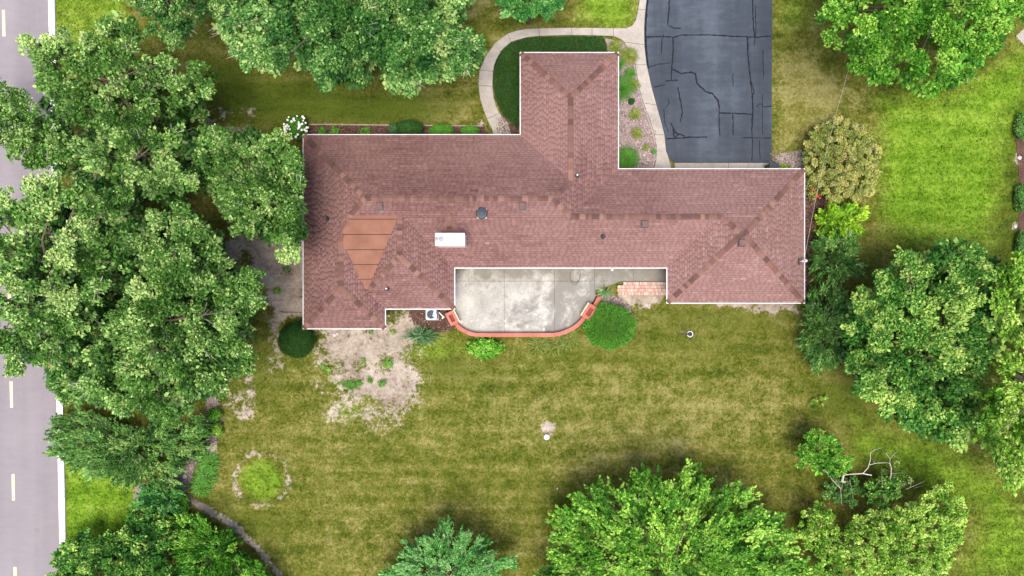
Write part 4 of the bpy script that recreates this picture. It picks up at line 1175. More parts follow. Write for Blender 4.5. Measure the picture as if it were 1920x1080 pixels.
def tree(name, label, cat, poly, zb, zt, mat, spacing=40, leaf=0.17, dens=1.0, style='puff', trunk=None, trunk_r=0.22, group=None, seed=1,
         zvar=0.16, twigs=0.35, stretch=1.0, under=True, light=0.0, gap=0.0, limbs=16, elong=1.0, fleck=0.0):
    gap = gap + (.24 if style == 'puff' and zt > 8 else .12 if style == 'spray' and zt > 4.9 else 0)
    g = np.random.default_rng(seed); rnd = random.Random(seed)
    if style == 'puff' and zt > 8: spacing *= 1.22; leaf *= .86
    poly = np.asarray(poly, float)
    zm = zb + 0.5 * (zt - zb)
    cpx = poly.mean(0) if trunk is None else np.array(trunk, float)
    tc = W(cpx[0], cpx[1], zm if trunk is None else 0)
    root = empty(name, (tc.x, tc.y, 0), label, cat, group)
    O = np.array([tc.x, tc.y, 0.0])
    Q, d = sample_poly(poly, spacing * 0.92, g, spacing * (0.42 if style == 'spray' else 0.18))
    dm = max(d.max() * 0.85, 1)
    t = np.clip(d / dm, 0, 1)
    z = zb + (zt - zb) * (np.sqrt(1 - (1 - t) ** 2) * 0.9 + 0.1) + g.normal(0, zvar * (zt - zb) * 0.62, len(Q))
    z = np.clip(z, zb, zt + 0.8)
    if gap > 0:
        keep = g.random(len(Q)) > gap
        Q, z, d = Q[keep], z[keep], d[keep]
    B = Wn(Q, z)
    R = np.full(len(B), spacing * MPP * (H_CAM - zm) / H_CAM * 0.50)
    R = R * g.uniform(0.65, 1.3, len(B))
    LS = np.ones(len(B))
    if under and len(B) > 4:
        for (sp, ins, zf, ls, rf) in ((.9, .40, .36, 1.4, 1.3), (.95, .6, .14, 1.9, 1.6), (1.1, .8, -.08, 2.4, 1.9)) if zt > 8 else ((.9, .40, .45, 1.35, 1.3), (.95, .55, .20, 1.8, 1.6)):
            Q2, d2 = sample_poly(poly, spacing * sp, g, spacing * ins)
            if not len(Q2): continue
            t2 = np.clip(d2 / dm, 0, 1)
            z2 = zb + (zt - zb) * (np.sqrt(1 - (1 - t2) ** 2) * zf) + g.normal(0, .05 * (zt - zb), len(Q2))
            B2 = Wn(Q2, np.clip(z2, zb * .7, zt))
            B = np.concatenate([B, B2]); R = np.concatenate([R, np.full(len(B2), R[:4].mean() * rf)]); LS = np.concatenate([LS, np.full(len(B2), ls)])
    nb = len(B)
    ctr = np.array([tc.x, tc.y, zb + 0.25 * (zt - zb)])
    if trunk is not None:
        mp = B[:, :2].mean(0); ctr[:2] = mp
    out = unit(B - ctr)
    btint = g.normal(-.01, 0.17, nb)
    # sub-clumps
    K = 12 if style == 'puff' else 12
    bi = np.repeat(np.arange(nb), K)
    dirs = rdir(len(bi), g); dirs[:, 2] = np.abs(dirs[:, 2]) * 0.9 - 0.15
    off = dirs * (R[bi] * g.uniform(0.3, 0.88, len(bi)))[:, None]
    off[:, 2] *= 0.75
    if style == 'spray':
        ax = unit(out[bi] * np.array([1, 1, .5]) + 0.55 * rdir(len(bi), g) + np.array([0, 0, .25]))
    else:
        ax = unit(out[bi] + 0.9 * rdir(len(bi), g))
    cc = B[bi] + off
    cr_ = R[bi] * g.uniform(0.24, 0.44, len(bi))
    ctint = btint[bi] + g.normal(0, 0.15, len(bi))
    area = 1.0
    per = np.maximum(6, (dens * 16.0 * (cr_ / (leaf * LS[bi])) ** 2 * (1.15 if style == 'spray' else 1.0))).astype(int)
    li = np.repeat(np.arange(len(bi)), per); n = len(li)
    u = rdir(n, g)
    rad = cr_[li] * g.uniform(0.35, 1.12, n) ** 0.7
    loc = u * rad[:, None]
    if style == 'spray':
        a = ax[li]
        s = g.uniform(-1.0, 1.6, n) * cr_[li] * 1.5 * elong
        loc = a * s[:, None] + u * (rad * 0.42 * (1.25 - 0.35 * s / (cr_[li] * 1.6 * elong)))[:, None]
    P = cc[li] + loc
    N = unit(u * 0.55 + np.array([0, 0, 0.75]) + 0.55 * rdir(n, g))
    D = unit(out[bi[li]] * 0.5 + u * 0.6 + 0.6 * rdir(n, g) + (ax[li] * 0.8 if style == 'spray' else 0))
    Ls = leaf * LS[bi[li]] * g.uniform(0.7, 1.35, n); Ws = Ls * g.uniform(0.55, 0.8, n) / stretch
    tint = np.minimum(0.44 + light + ctint[li] + g.normal(0, 0.18, n), .93)
    if fleck: tint = np.where((g.random(len(bi)) < fleck)[li], 1.0, tint)
    crown = grow('crown', P - O, D, N, Ls, Ws, tint, mat, root)
    # trunk and limbs
    m = MB()
    top = Vector((ctr[0] - O[0], ctr[1] - O[1], zb + 0.15 * (zt - zb)))
    m.tube([(0, 0, -.2), (rnd.uniform(-.08, .08), rnd.uniform(-.08, .08), top.z * .4), (top.x * .6, top.y * .6, top.z * .75), tuple(top)], [trunk_r * 1.35, trunk_r, trunk_r * .85, trunk_r * .6], 9)
    order = list(range(nb)); rnd.shuffle(order)
    for i in order[:limbs]:
        e = Vector(B[i] - O); f = rnd.uniform(.35, 1.0)
        s0 = Vector((top.x * f * .7, top.y * f * .7, top.z * (0.55 + .45 * f)))
        mid = s0.lerp(e, .5) + Vector((rnd.uniform(-.3, .3), rnd.uniform(-.3, .3), rnd.uniform(0, .4))) * (trunk_r * 2.5)
        m.tube([s0, s0.lerp(mid, .6), mid, mid.lerp(e, .6), e], [trunk_r * .30, trunk_r * .22, trunk_r * .16, trunk_r * .11, trunk_r * .05], 5, False)
    m.build('trunk', M['bark'], root)
    if twigs > 0:
        tm = MB()
        for i in order:
            if rnd.random() > twigs * .6: continue
            e = Vector(B[i] - O); o_ = Vector(out[i])
            for _ in range(3):
                dv = (o_ + Vector((rnd.uniform(-.9, .9), rnd.uniform(-.9, .9), rnd.uniform(-.2, .5)))).normalized() * R[i] * rnd.uniform(.7, 1.25)
                k = Vector((rnd.uniform(-.1, .1), rnd.uniform(-.1, .1), rnd.uniform(-.05, .1)))
                tm.tube([e - dv * .4, e + dv * .4 + k, e + dv], [.028, .018, .007], 4, False)
        if tm.v: tag(tm.build('twigs', M['deadwood'], root), kind='stuff')
    return root

def ball_shrub(name, label, c, rpx, h, mat, leaf=0.06, n=9000, z0=0.0, ry=None, group=None, seed=1, spiky=0.0, lump=0.08, cat='shrub', light=0.0, flat=1.0):
    """clipped or mounded shrub: a dense leafy dome over a short stem"""
    g = np.random.default_rng(seed)
    p = W(c[0], c[1], h * 0.5); r = rpx * MPP * (H_CAM - h * .5) / H_CAM
    rb = (ry or rpx) * MPP * (H_CAM - h * .5) / H_CAM
    root = empty(name, (p.x, p.y, 0), label, cat, group)
    n = int(n * 2.6)
    u = rdir(n, g); u[:, 2] = np.where(u[:, 2] < -0.45, -u[:, 2], u[:, 2])
    lob = 1 + lump * (fbm(u[:, 0] * 3 + 7, u[:, 1] * 3 + u[:, 2] * 2 + 3, 1.0, seed, 3) - 0.5) * 2.4
    rad = g.uniform(0.80, 1.02, n) ** 0.8
    sq = np.sign(u) * np.abs(u) ** flat
    P = sq * np.array([r, rb, h * 0.52]) * (rad * lob)[:, None] + np.array([0, 0, h * 0.5])
    N = unit(u + 0.5 * rdir(n, g) + np.array([0, 0, .25])); D = unit(rdir(n, g) + u * (0.5 + spiky) + np.array([0, 0, .3]))
    Ls = leaf * g.uniform(.7, 1.4, n); Ws = Ls * (g.uniform(.5, .8, n) if spiky < 1 else g.uniform(.28, .42, n))
    tint = 0.45 + light + g.normal(0, .14, n) + .5 * (fbm(u[:, 0] * 4 + 3, u[:, 1] * 4 + u[:, 2] * 3 + 9, 1.0, seed + 5, 3) - .5)
    grow('foliage', P, D, N, Ls, Ws, tint, mat, root)
    # twiggy core keeps light from shining straight through
    m = MB().lathe((0, 0, 0), [(r * .1, -.1), (r * .4, h * .08), (r * .62, h * .3), (r * .55, h * .5), (r * .25, h * .62)], 12)
    m.v = [(x, y * rb / r, z) for x, y, z in m.v]
    m.build('stems', M['bark'], root)
    return root

def blades(P, az, length, width, rise, curl, tint, g):
    """arching blades as 2-quad strips; returns V, F, tint"""
    n = len(P)
    d = np.stack([np.cos(az), np.sin(az), np.zeros(n)], 1); s = np.stack([-np.sin(az), np.cos(az), np.zeros(n)], 1)
    L = length[:, None]; w = width[:, None]
    up = np.array([0, 0, 1.0])
    p0 = P; p1 = P + d * L * .38 + up * L * rise[:, None]; p2 = P + d * L * .95 + up * L * (rise * (1 - curl))[:, None]
    V = np.stack([p0 - s * w * .4, p0 + s * w * .4, p1 - s * w * .5, p1 + s * w * .5, p2 - s * w * .06, p2 + s * w * .06], 1).reshape(-1, 3)
    b = np.arange(n)[:, None] * 6
    F = np.concatenate([b + np.array([[0, 1, 3, 2]]), b + np.array([[2, 3, 5, 4]])], 1).reshape(-1, 4)
    return V, F, np.repeat(tint, 2)

def grass_clump(name, label, c, rpx, mat, n=260, width=.025, rise=.75, curl=.6, seed=1, cat='grass clump', group=None, light=0.0, core=.2):
    g = np.random.default_rng(seed)
    p = W(c[0], c[1], .3); r = rpx * MPP
    az = g.uniform(0, 2 * np.pi, n); rr = r * core * np.sqrt(g.random(n))
    P = np.stack([rr * np.cos(az + g.normal(0, .6, n)), rr * np.sin(az + g.normal(0, .6, n)), np.zeros(n)], 1)
    L = r * g.uniform(.35, 1.05, n); ris = rise * g.uniform(.6, 1.5, n) * (1.6 - L / r)
    V, F, T = blades(P, az, L, width * g.uniform(.7, 1.3, n), ris, curl * g.uniform(.6, 1.3, n), .45 + light + g.normal(0, .2, n), g)
    root = empty(name, (p.x, p.y, 0), label, cat, group)
    np_mesh('blades', V, F, mat, {'tint': ('FACE', np.clip(T, 0, 1))}, parent=root)
    m = MB().lathe((0, 0, -.03), [(r * .12, 0), (r * .16, .06), (r * .05, .12)], 8).build('crown', M['bark'], root)
    return root

def yucca(name, label, c, rpx, n, seed, ryf=1.0, light=0.0):
    g = np.random.default_rng(seed)
    p = W(c[0], c[1], .4)
    root = empty(name, (p.x, p.y, 0), label, 'plant')
    MB().lathe((0, 0, -.05), [(.10, 0), (.12, .15), (.05, .3)], 8).build('stem', M['bark'], root)
    for i in range(n):
        az = g.uniform(0, 2 * math.pi); L = rpx * MPP * g.uniform(.65, 1.08)
        e = 1 - (1 - ryf) * abs(math.sin(az))
        b0 = np.array([[g.normal(0, .05 + rpx * MPP * .18 * (ryf < 1)), g.normal(0, .05), .15]])
        V, F, T = blades(b0, np.array([az]), np.array([L * e]), np.array([.06 * g.uniform(.8, 1.2)]), np.array([g.uniform(.2, 1.0)]), np.array([g.uniform(.1, .9)]), np.array([.45 + light + g.normal(0, .22)]), g)
        np_mesh('leaf', V, F, M['lf_yucca'], {'tint': ('FACE', np.clip(T, 0, 1))}, parent=root)
    return root

# --- the left-hand grove
OAKS = 'oaks in the left grove'
tree('oak_tree', 'oak leaning over the road at upper left, its tip crossing the curb', 'tree',
     [(38, 33), (52, 30), (70, 48), (98, 58), (140, 62), (180, 15), (215, 2), (245, 30), (270, 80), (330, 100), (395, 118), (412, 160), (395, 205), (330, 218), (280, 240), (200, 255), (130, 250), (95, 215), (62, 190), (45, 120), (32, 85)],
     5.5, 12.5, M['lf_oak'], 36, .15, 1.0, seed=21, trunk=(255, 190), trunk_r=.26, group=OAKS, fleck=.0006, zvar=.25, gap=.06)
tree('oak_tree', 'oak at the left picture edge spreading across the road below the upper gap', 'tree',
     [(-90, 125), (0, 132), (28, 152), (60, 180), (100, 225), (140, 270), (130, 312), (85, 330), (50, 322), (15, 298), (-90, 285)],
     6, 12.5, M['lf_oak'], 36, .15, 1.0, seed=22, trunk=(150, 300), trunk_r=.24, group=OAKS, fleck=.0006, zvar=.25, light=.05)
tree('oak_tree', 'tall pale topped oak in the upper middle of the left grove', 'tree',
     [(125, 255), (210, 228), (280, 238), (340, 210), (412, 235), (418, 285), (402, 330), (335, 372), (255, 385), (170, 350), (100, 318)],
     6, 14.5, M['lf_oak'], 38, .15, 1.0, seed=23, trunk=(290, 315), trunk_r=.28, group=OAKS, fleck=.0006, zvar=.3, light=.08, gap=.08)
tree('oak_tree', 'oak overhanging the left end of the roof', 'tree',
     [(400, 245), (470, 236), (520, 250), (556, 275), (575, 330), (568, 365), (578, 400), (565, 425), (572, 468), (556, 500), (528, 488), (505, 440), (470, 452), (435, 440), (412, 410), (392, 350)],
     5, 11.5, M['lf_oak'], 34, .15, 0.95, seed=24, trunk=(480, 370), trunk_r=.24, group=OAKS, fleck=.0006, zvar=.28, gap=.10)
tree('oak_tree', 'wide bright oak at the left edge covering the road mid height', 'tree',
     [(-90, 375), (5, 362), (20, 352), (60, 318), (105, 318), (190, 345), (260, 385), (322, 385), (318, 440), (255, 505), (205, 590), (130, 690), (85, 700), (50, 695), (0, 692), (-90, 695)],
     6, 15, M['lf_oak'], 40, .155, 1.0, seed=25, trunk=(180, 500), trunk_r=.32, group=OAKS, fleck=.0006, zvar=.3, light=.08, gap=.07)
tree('oak_tree', 'large oak in the centre of the left grove west of the house', 'tree',
     [(322, 378), (400, 392), (430, 440), (418, 470), (440, 500), (500, 520), (498, 556), (470, 600), (500, 640), (478, 690), (432, 720), (412, 762), (385, 740), (330, 790), (250, 800), (175, 765), (110, 745), (92, 722), (135, 690), (205, 600), (260, 515)],
     5.5, 13.5, M['lf_oak'], 38, .15, 1.0, seed=26, trunk=(330, 590), trunk_r=.32, group=OAKS, fleck=.0006, zvar=.3, gap=.08)
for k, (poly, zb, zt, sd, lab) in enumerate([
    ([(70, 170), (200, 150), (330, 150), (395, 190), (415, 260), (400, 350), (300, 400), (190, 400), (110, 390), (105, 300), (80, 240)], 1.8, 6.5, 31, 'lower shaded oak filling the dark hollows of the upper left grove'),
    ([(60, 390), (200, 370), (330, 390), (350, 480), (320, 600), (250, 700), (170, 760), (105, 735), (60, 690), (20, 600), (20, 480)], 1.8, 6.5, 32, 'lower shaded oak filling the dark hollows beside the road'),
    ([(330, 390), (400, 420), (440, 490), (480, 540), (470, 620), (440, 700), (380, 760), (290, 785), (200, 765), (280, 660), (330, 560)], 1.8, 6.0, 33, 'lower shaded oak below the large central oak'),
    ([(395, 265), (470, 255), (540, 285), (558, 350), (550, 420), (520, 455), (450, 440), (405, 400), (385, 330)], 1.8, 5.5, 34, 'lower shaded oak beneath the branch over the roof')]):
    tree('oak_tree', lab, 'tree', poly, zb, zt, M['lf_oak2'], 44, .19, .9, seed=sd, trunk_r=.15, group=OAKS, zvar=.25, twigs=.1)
tree('juniper_shrub', 'sprawling dark juniper thicket beside the curb below the oaks', 'shrub',
     [(88, 800), (120, 775), (170, 770), (250, 800), (330, 790), (395, 765), (400, 800), (385, 850), (350, 862), (335, 900), (310, 935), (265, 908), (200, 905), (150, 880), (120, 870), (95, 835)],
     .4, 3.2, M['lf_yew'], 26, .14, 1.2, 'spray', seed=35, trunk_r=.1, zvar=.3, stretch=1.7, twigs=.4, light=.05)
tree('leafy_shrub', 'broad leafy shrub mass in the bottom left corner by the road', 'shrub',
     [(95, 1140), (92, 1080), (105, 1035), (130, 1000), (180, 995), (225, 1005), (245, 960), (265, 945), (300, 955), (330, 1000), (330, 1140)],
     .8, 4.2, M['lf_maple'], 28, .15, 1.1, seed=36, trunk_r=.12, zvar=.28, twigs=.2, light=-.05)
tree('leafy_shrub', 'dense green shrub bank along the curved bare path at lower left', 'shrub',
     [(300, 955), (345, 958), (385, 968), (430, 1000), (475, 1040), (520, 1085), (530, 1140), (330, 1140), (325, 1000)],
     0.4, 2.6, M['lf_fresh'], 24, .13, 1.1, 'spray', seed=37, trunk_r=.08, zvar=.3, twigs=.0, light=-.12, stretch=1.4)
tree('evergreen_shrub', 'blue-green evergreen shrub above the bottom left shrub mass', 'shrub',
     [(255, 950), (270, 915), (300, 905), (335, 915), (350, 940), (330, 965), (285, 975)], .3, 2.2, M['lf_pine'], 20, .12, 1.1, 'spray', seed=38, trunk_r=.07, twigs=.1)
grass_clump('daylily_clump', 'upper tuft of bright grassy daylilies beside the wood chips', (388, 868), 20, M['lf_blade'], 420, .035, .6, .8, seed=41, cat='plant', core=.5)
grass_clump('daylily_clump', 'middle tuft of bright grassy daylilies beside the wood chips', (384, 893), 21, M['lf_blade'], 420, .035, .6, .8, seed=42, cat='plant', core=.5)
grass_clump('daylily_clump', 'lowest tuft of bright grassy daylilies beside the wood chips', (374, 914), 19, M['lf_blade'], 380, .035, .6, .8, seed=43, cat='plant', core=.5)
ball_shrub('low_shrub', 'small round green shrub at the foot of the wood chip bed', (338, 945), 17, .8, M['lf_fresh'], .10, 900, seed=44, lump=.3)
ball_shrub('low_shrub', 'small leafy shrub at the top of the wood chip strip', (403, 778), 13, .7, M['lf_fresh'], .10, 500, seed=45, lump=.35)
ball_shrub('low_shrub', 'small yellow-green shrub in the middle of the wood chip strip', (405, 805), 13, .6, M['lf_light'], .10, 500, seed=46, lump=.35)

# --- trees along the top
tree('oak_tree', 'dark green tree at the top edge between the road oak and big oak', 'tree',
     [(180, -80), (190, -5), (250, 15), (262, 60), (300, 92), (345, 88), (372, 62), (395, 35), (425, 20), (450, -80)], 5, 11.5, M['lf_oak2'], 34, .15, 1.0, seed=51, trunk=(330, 20), trunk_r=.22, zvar=.25)
tree('oak_tree', 'big glossy oak at the top edge left of the front wing', 'tree',
     [(420, -110), (408, 20), (398, 42), (420, 85), (446, 122), (480, 142), (512, 128), (560, 146), (590, 150), (612, 168), (650, 182), (685, 152), (725, 152), (765, 180), (800, 160), (838, 150), (872, 172), (884, 135), (917, 102), (905, 62), (878, 38), (895, 0), (890, -110)],
     5.5, 13, M['lf_oak2'], 36, .155, 1.05, seed=52, trunk=(650, 50), trunk_r=.3, zvar=.25, light=.08, gap=.04)
tree('spruce_tree', 'small blue-green tree clipped by the top edge above the walkway', 'tree',
     [(925, -80), (925, 10), (945, 34), (985, 40), (1035, 30), (1072, -5), (1075, -80)], 2, 6.5, M['lf_pine'], 26, .13, 1.1, seed=53, trunk_r=.15, zvar=.2, twigs=.1)
tree('maple_tree', 'dense bright green tree in the top right corner', 'tree',
     [(1530, -110), (1520, 20), (1523, 52), (1556, 62), (1542, 98), (1562, 122), (1606, 128), (1622, 152), (1668, 172), (1702, 192), (1745, 186), (1765, 176), (1800, 182), (1845, 150), (1862, 108), (1890, 72), (1925, 45), (1950, 20), (1950, -110)],
     4, 12, M['lf_fresh'], 42, .16, 1.15, seed=54, trunk=(1725, 30), trunk_r=.3, zvar=.2, gap=-.2, light=.06, twigs=.1)

# --- right-hand side
tree('maple_tree', 'large rounded maple with yellowish tips right of the lawn', 'tree',
     [(1598, 560), (1640, 520), (1648, 482), (1690, 462), (1770, 448), (1845, 470), (1880, 510), (1890, 600), (1868, 680), (1845, 760), (1835, 825), (1800, 842), (1760, 825), (1715, 815), (1680, 795), (1640, 765), (1605, 735), (1575, 690), (1580, 620)],
     3, 11, M['lf_maple'], 34, .17, 1.1, seed=61, trunk=(1715, 640), trunk_r=.28, zvar=.18, light=.12, twigs=.05)
tree('maple_tree', 'light yellow-green tree at the right picture edge overlapping the maple', 'tree',
     [(1842, 560), (1850, 520), (1880, 485), (1915, 472), (2010, 480), (2050, 700), (2010, 960), (1925, 955), (1890, 930), (1838, 880), (1850, 850), (1820, 790), (1835, 740), (1850, 700), (1872, 640)],
     5, 12.5, M['lf_light'], 40, .17, 1.05, 'spray', seed=62, trunk=(1930, 700), trunk_r=.28, zvar=.25, light=.0, twigs=.1)
tree('yew_shrub', 'feathery dark yew nearest the wire beside the garage end', 'shrub',
     [(1518, 505), (1520, 462), (1535, 435), (1585, 425), (1612, 445), (1608, 480), (1625, 500), (1605, 520), (1580, 535), (1535, 540)], .3, 2.6, M['lf_yew'], 22, .16, 1.15, 'spray', seed=63, trunk_r=.08, stretch=2.0, zvar=.2, twigs=.15)
tree('yew_shrub', 'feathery dark yew at the lower garage corner', 'shrub',
     [(1512, 560), (1530, 530), (1570, 532), (1600, 560), (1605, 620), (1590, 680), (1555, 702), (1515, 690), (1498, 655), (1500, 610)], .3, 3.0, M['lf_yew'], 24, .17, 1.15, 'spray', seed=64, trunk_r=.08, stretch=2.2, zvar=.2, twigs=.1)
tree('lime_shrub', 'lime yellow shrub just below the big round olive bush', 'shrub',
     [(1528, 412), (1545, 384), (1575, 378), (1618, 382), (1622, 405), (1612, 436), (1570, 448), (1535, 440)], .3, 1.8, M['lf_lime'], 18, .17, 1.1, 'spray', seed=65, trunk_r=.06, stretch=1.3, zvar=.2, twigs=0, light=.08)
tree('round_bush', 'big round olive and tan bush at the garage front corner', 'bush',
     [(1506, 300), (1512, 255), (1540, 228), (1585, 218), (1625, 235), (1650, 275), (1652, 320), (1640, 360), (1605, 380), (1560, 378), (1525, 350)], .6, 2.7, M['lf_olive'], 15, .085, 1.35, seed=66, trunk_r=.12, zvar=.10, twigs=.12, light=.05)
rose = ball_shrub('flower_bush', 'small green bush with red blooms at the garage corner', (1524, 345), 14, .8, M['lf_olive'], .09, 500, seed=67, lump=.4, ry=30)
for k, (dx, dy) in enumerate(((-3, -28), (-4, -8), (-6, -2), (2, 20), (4, 24), (-5, 12), (9, 27))):
    b = MB().lathe((dx * MPP, -dy * MPP, .72 + .05 * (k % 3)), [(.03, 0), (.075, .03), (.07, .06), (.03, .08)], 8).build('bloom', M['petal_red'], rose)
# undergrowth in the right corner
tree('small_tree', 'small rounded tree standing alone above the dead branch', 'tree',
     [(1490, 848), (1508, 818), (1530, 808), (1562, 808), (1578, 838), (1598, 858), (1596, 880), (1570, 892), (1525, 880), (1500, 872)], 1.2, 3.2, M['lf_fresh'], 20, .12, 1.15, seed=71, trunk=(1560, 900), trunk_r=.09, zvar=.15, twigs=.1)
tree('leafy_shrub', 'wide pale yellow-green shrub in the bottom right corner', 'shrub',
     [(1582, 1000), (1600, 965), (1640, 952), (1690, 945), (1735, 925), (1765, 900), (1800, 920), (1820, 975), (1800, 1010), (1785, 1050), (1775, 1120), (1700, 1120), (1640, 1110), (1600, 1090), (1575, 1040)], 1.2, 4.6, M['lf_light'], 20, .12, 1.2, seed=72, trunk_r=.12, zvar=.16, light=.08, twigs=.08)
tree('leafy_shrub', 'narrow green shrub between the big bottom tree and the pale shrub', 'shrub',
     [(1492, 985), (1510, 950), (1545, 940), (1570, 960), (1572, 1000), (1588, 1040), (1590, 1110), (1540, 1110), (1520, 1050)], 1.0, 3.6, M['lf_light'], 20, .12, 1.15, seed=73, trunk_r=.1, zvar=.18, twigs=.1)
tree('leafy_shrub', 'green shrub under the bare white branches at lower right', 'shrub',
     [(1612, 920), (1632, 893), (1670, 890), (1690, 905), (1690, 930), (1660, 948), (1625, 942)], .8, 2.6, M['lf_maple'], 18, .12, 1.1, seed=74, trunk_r=.08, zvar=.2, twigs=.2)
tree('leafy_shrub', 'dark low shrub in the shade left of the dead branch', 'shrub',
     [(1535, 915), (1560, 895), (1600, 890), (1615, 915), (1600, 945), (1560, 945)], .3, 1.4, M['lf_yew'], 18, .11, 1.0, seed=75, trunk_r=.06, zvar=.2, twigs=.5)
tree('leafy_shrub', 'sparse shrub with brownish leaves behind the bare branches', 'shrub',
     [(1640, 880), (1665, 862), (1700, 868), (1715, 900), (1700, 925), (1675, 900)], .8, 2.4, M['lf_oak'], 18, .10, .5, seed=76, trunk_r=.05, zvar=.2, twigs=.9, under=False)
zz = lambda X, Y: (1440 + X / 3.6, 780 + Y / 3.6)
db = empty('dead_tree', W(1600, 905), 'leafless grey-white dead branches reaching out at lower right', 'dead tree')
DO = Vector((db.location.x, db.location.y, 0))
def dbranch(pts, r0, r1, z0, z1):
    n = len(pts); P = [W(*zz(*p), z0 + (z1 - z0) * i / max(n - 1, 1)) - DO for i, p in enumerate(pts)]
    MB().tube(P, [.52 * (r0 + (r1 - r0) * i / max(n - 1, 1)) for i in range(n)], 6).build('branch', M['deadwood'], db)
dbranch([(700, 400), (640, 388), (560, 392), (510, 400)], .075, .05, 3.3, 2.9)
MB().tube([W(*zz(510, 400), 2.9) - DO, W(*zz(500, 440), 2.4) - DO, W(*zz(540, 450), 0.) - DO], [.06, .08, .11], 7).build('trunk', M['deadwood'], db)
dbranch([(640, 388), (675, 350), (690, 300), (692, 250), (720, 228), (770, 215)], .055, .012, 3.2, 4.2)
dbranch([(685, 330), (730, 318), (790, 315), (822, 318), (825, 290), (845, 262), (875, 240)], .042, .010, 3.4, 4.1)
dbranch([(822, 318), (832, 350), (830, 400), (825, 435)], .045, .05, 3.6, 2.2)
dbranch([(832, 390), (880, 385)], .03, .008, 2.9, 3.2); dbranch([(825, 290), (800, 255), (775, 248)], .025, .006, 3.8, 4.2)
dbranch([(800, 255), (805, 235)], .012, .005, 4.0, 4.3); dbranch([(845, 262), (885, 290)], .014, .005, 3.9, 4.1); dbranch([(720, 318), (700, 285)], .015, .005, 3.5, 3.9)
dbranch([(380, 360), (400, 385), (425, 420)], .03, .04, 2.6, 1.6); dbranch([(425, 420), (490, 490), (498, 600)], .04, .045, 1.6, .6); dbranch([(490, 490), (470, 450), (455, 430)], .02, .007, 1.5, 2.2); dbranch([(498, 490), (505, 440)], .02, .007, 1.5, 2.3)
dbranch([(930, 495), (990, 470), (1060, 440)], .03, .008, 2.2, 2.8); dbranch([(960, 485), (970, 430), (950, 400)], .02, .006, 2.3, 2.9); dbranch([(990, 488), (1040, 468)], .018, .006, 2.3, 2.7); dbranch([(575, 600), (572, 520), (550, 430)], .025, .01, .8, 2.0)

tree('crabapple_tree', 'big bright green tree with radiating sprays at the bottom edge', 'tree',
     [(1008, 1110), (1018, 1060), (1012, 1035), (1032, 1000), (1030, 970), (1052, 950), (1090, 912), (1125, 900), (1170, 892), (1200, 880), (1245, 885), (1290, 876), (1330, 895), (1375, 900), (1410, 915), (1425, 945), (1470, 958), (1485, 985), (1510, 1010), (1500, 1040), (1530, 1075), (1540, 1130), (1500, 1220), (1050, 1220)],
     1.6, 6.5, M['lf_fresh'], 34, .15, .75, 'spray', seed=81, trunk=(1265, 1070), trunk_r=.25, zvar=.2, light=.12, twigs=.15, elong=1.25)
tree('pine_tree', 'blue-green pine with feathery boughs at the bottom edge', 'tree',
     [(708, 1082), (735, 1055), (760, 1035), (762, 1015), (785, 1005), (788, 988), (812, 992), (836, 966), (848, 984), (872, 990), (888, 1002), (925, 1018), (925, 1045), (960, 1038), (970, 1058), (940, 1090), (930, 1170), (740, 1170), (725, 1110)],
     1.2, 5.5, M['lf_pine'], 26, .12, 1.0, 'spray', seed=82, trunk=(840, 1090), trunk_r=.2, zvar=.12, stretch=1.7, light=.16, twigs=0, elong=.85)

# --- shrubs and plants round the house
hyd = ball_shrub('hydrangea', 'white flowering hydrangea at the front left roof corner', (557, 240), 20, 1.0, M['lf_ball'], .12, 1100, seed=91, lump=.3)
g = np.random.default_rng(92)
bl_me = MB().lathe((0, 0, 0), [(.03, -.05), (.075, -.02), (.085, .02), (.06, .06), (.02, .075)], 8).mesh('bloom'); bl_me.materials.append(M['petal_white']); bl_me.shade_smooth()
for k in range(44):
    a = g.uniform(0, 2 * math.pi); r = 22 * MPP * math.sqrt(g.uniform(.15, 1.1))
    o = bpy.data.objects.new('bloom', bl_me); C.objects.link(o); o.parent = hyd
    o.location = (r * math.cos(a), r * math.sin(a), .5 + .55 * math.sqrt(max(0, 1 - (r / .85) ** 2)) + .06); s = g.uniform(.7, 1.15); o.scale = (s, s, s)
ball_shrub('clipped_shrub', 'largest dark rounded shrub in the front mulch bed', (769, 240), 25, 1.2, M['lf_box'], .055, 5500, seed=93, light=.12, ry=15)
ball_shrub('clipped_shrub', 'oval green shrub in the middle of the front mulch bed', (828, 245), 24, 1.0, M['lf_ball'], .06, 4200, seed=94, light=.0, ry=12)
ball_shrub('clipped_shrub', 'small green shrub nearest the front door in the mulch bed', (881, 246), 18, .9, M['lf_ball'], .06, 3000, seed=95, ry=10)
ball_shrub('clipped_shrub', 'greyish shrub left of the largest dark rounded front shrub', (739, 242), 11, .9, M['lf_yucca'], .06, 1200, seed=96, ry=12, lump=.3)
for k, (x, y, r, lab) in enumerate([(604, 246, 8, 'leftmost small green plant in the front mulch bed'), (629, 245, 8, 'second small green plant from the left in the front mulch bed'), (686, 247, 9, 'third small green plant from the left in the front mulch bed')]):
    ball_shrub('perennial', lab, (x, y), r, .3, M['lf_fresh'], .09, 160, seed=100 + k, lump=.4, cat='plant')
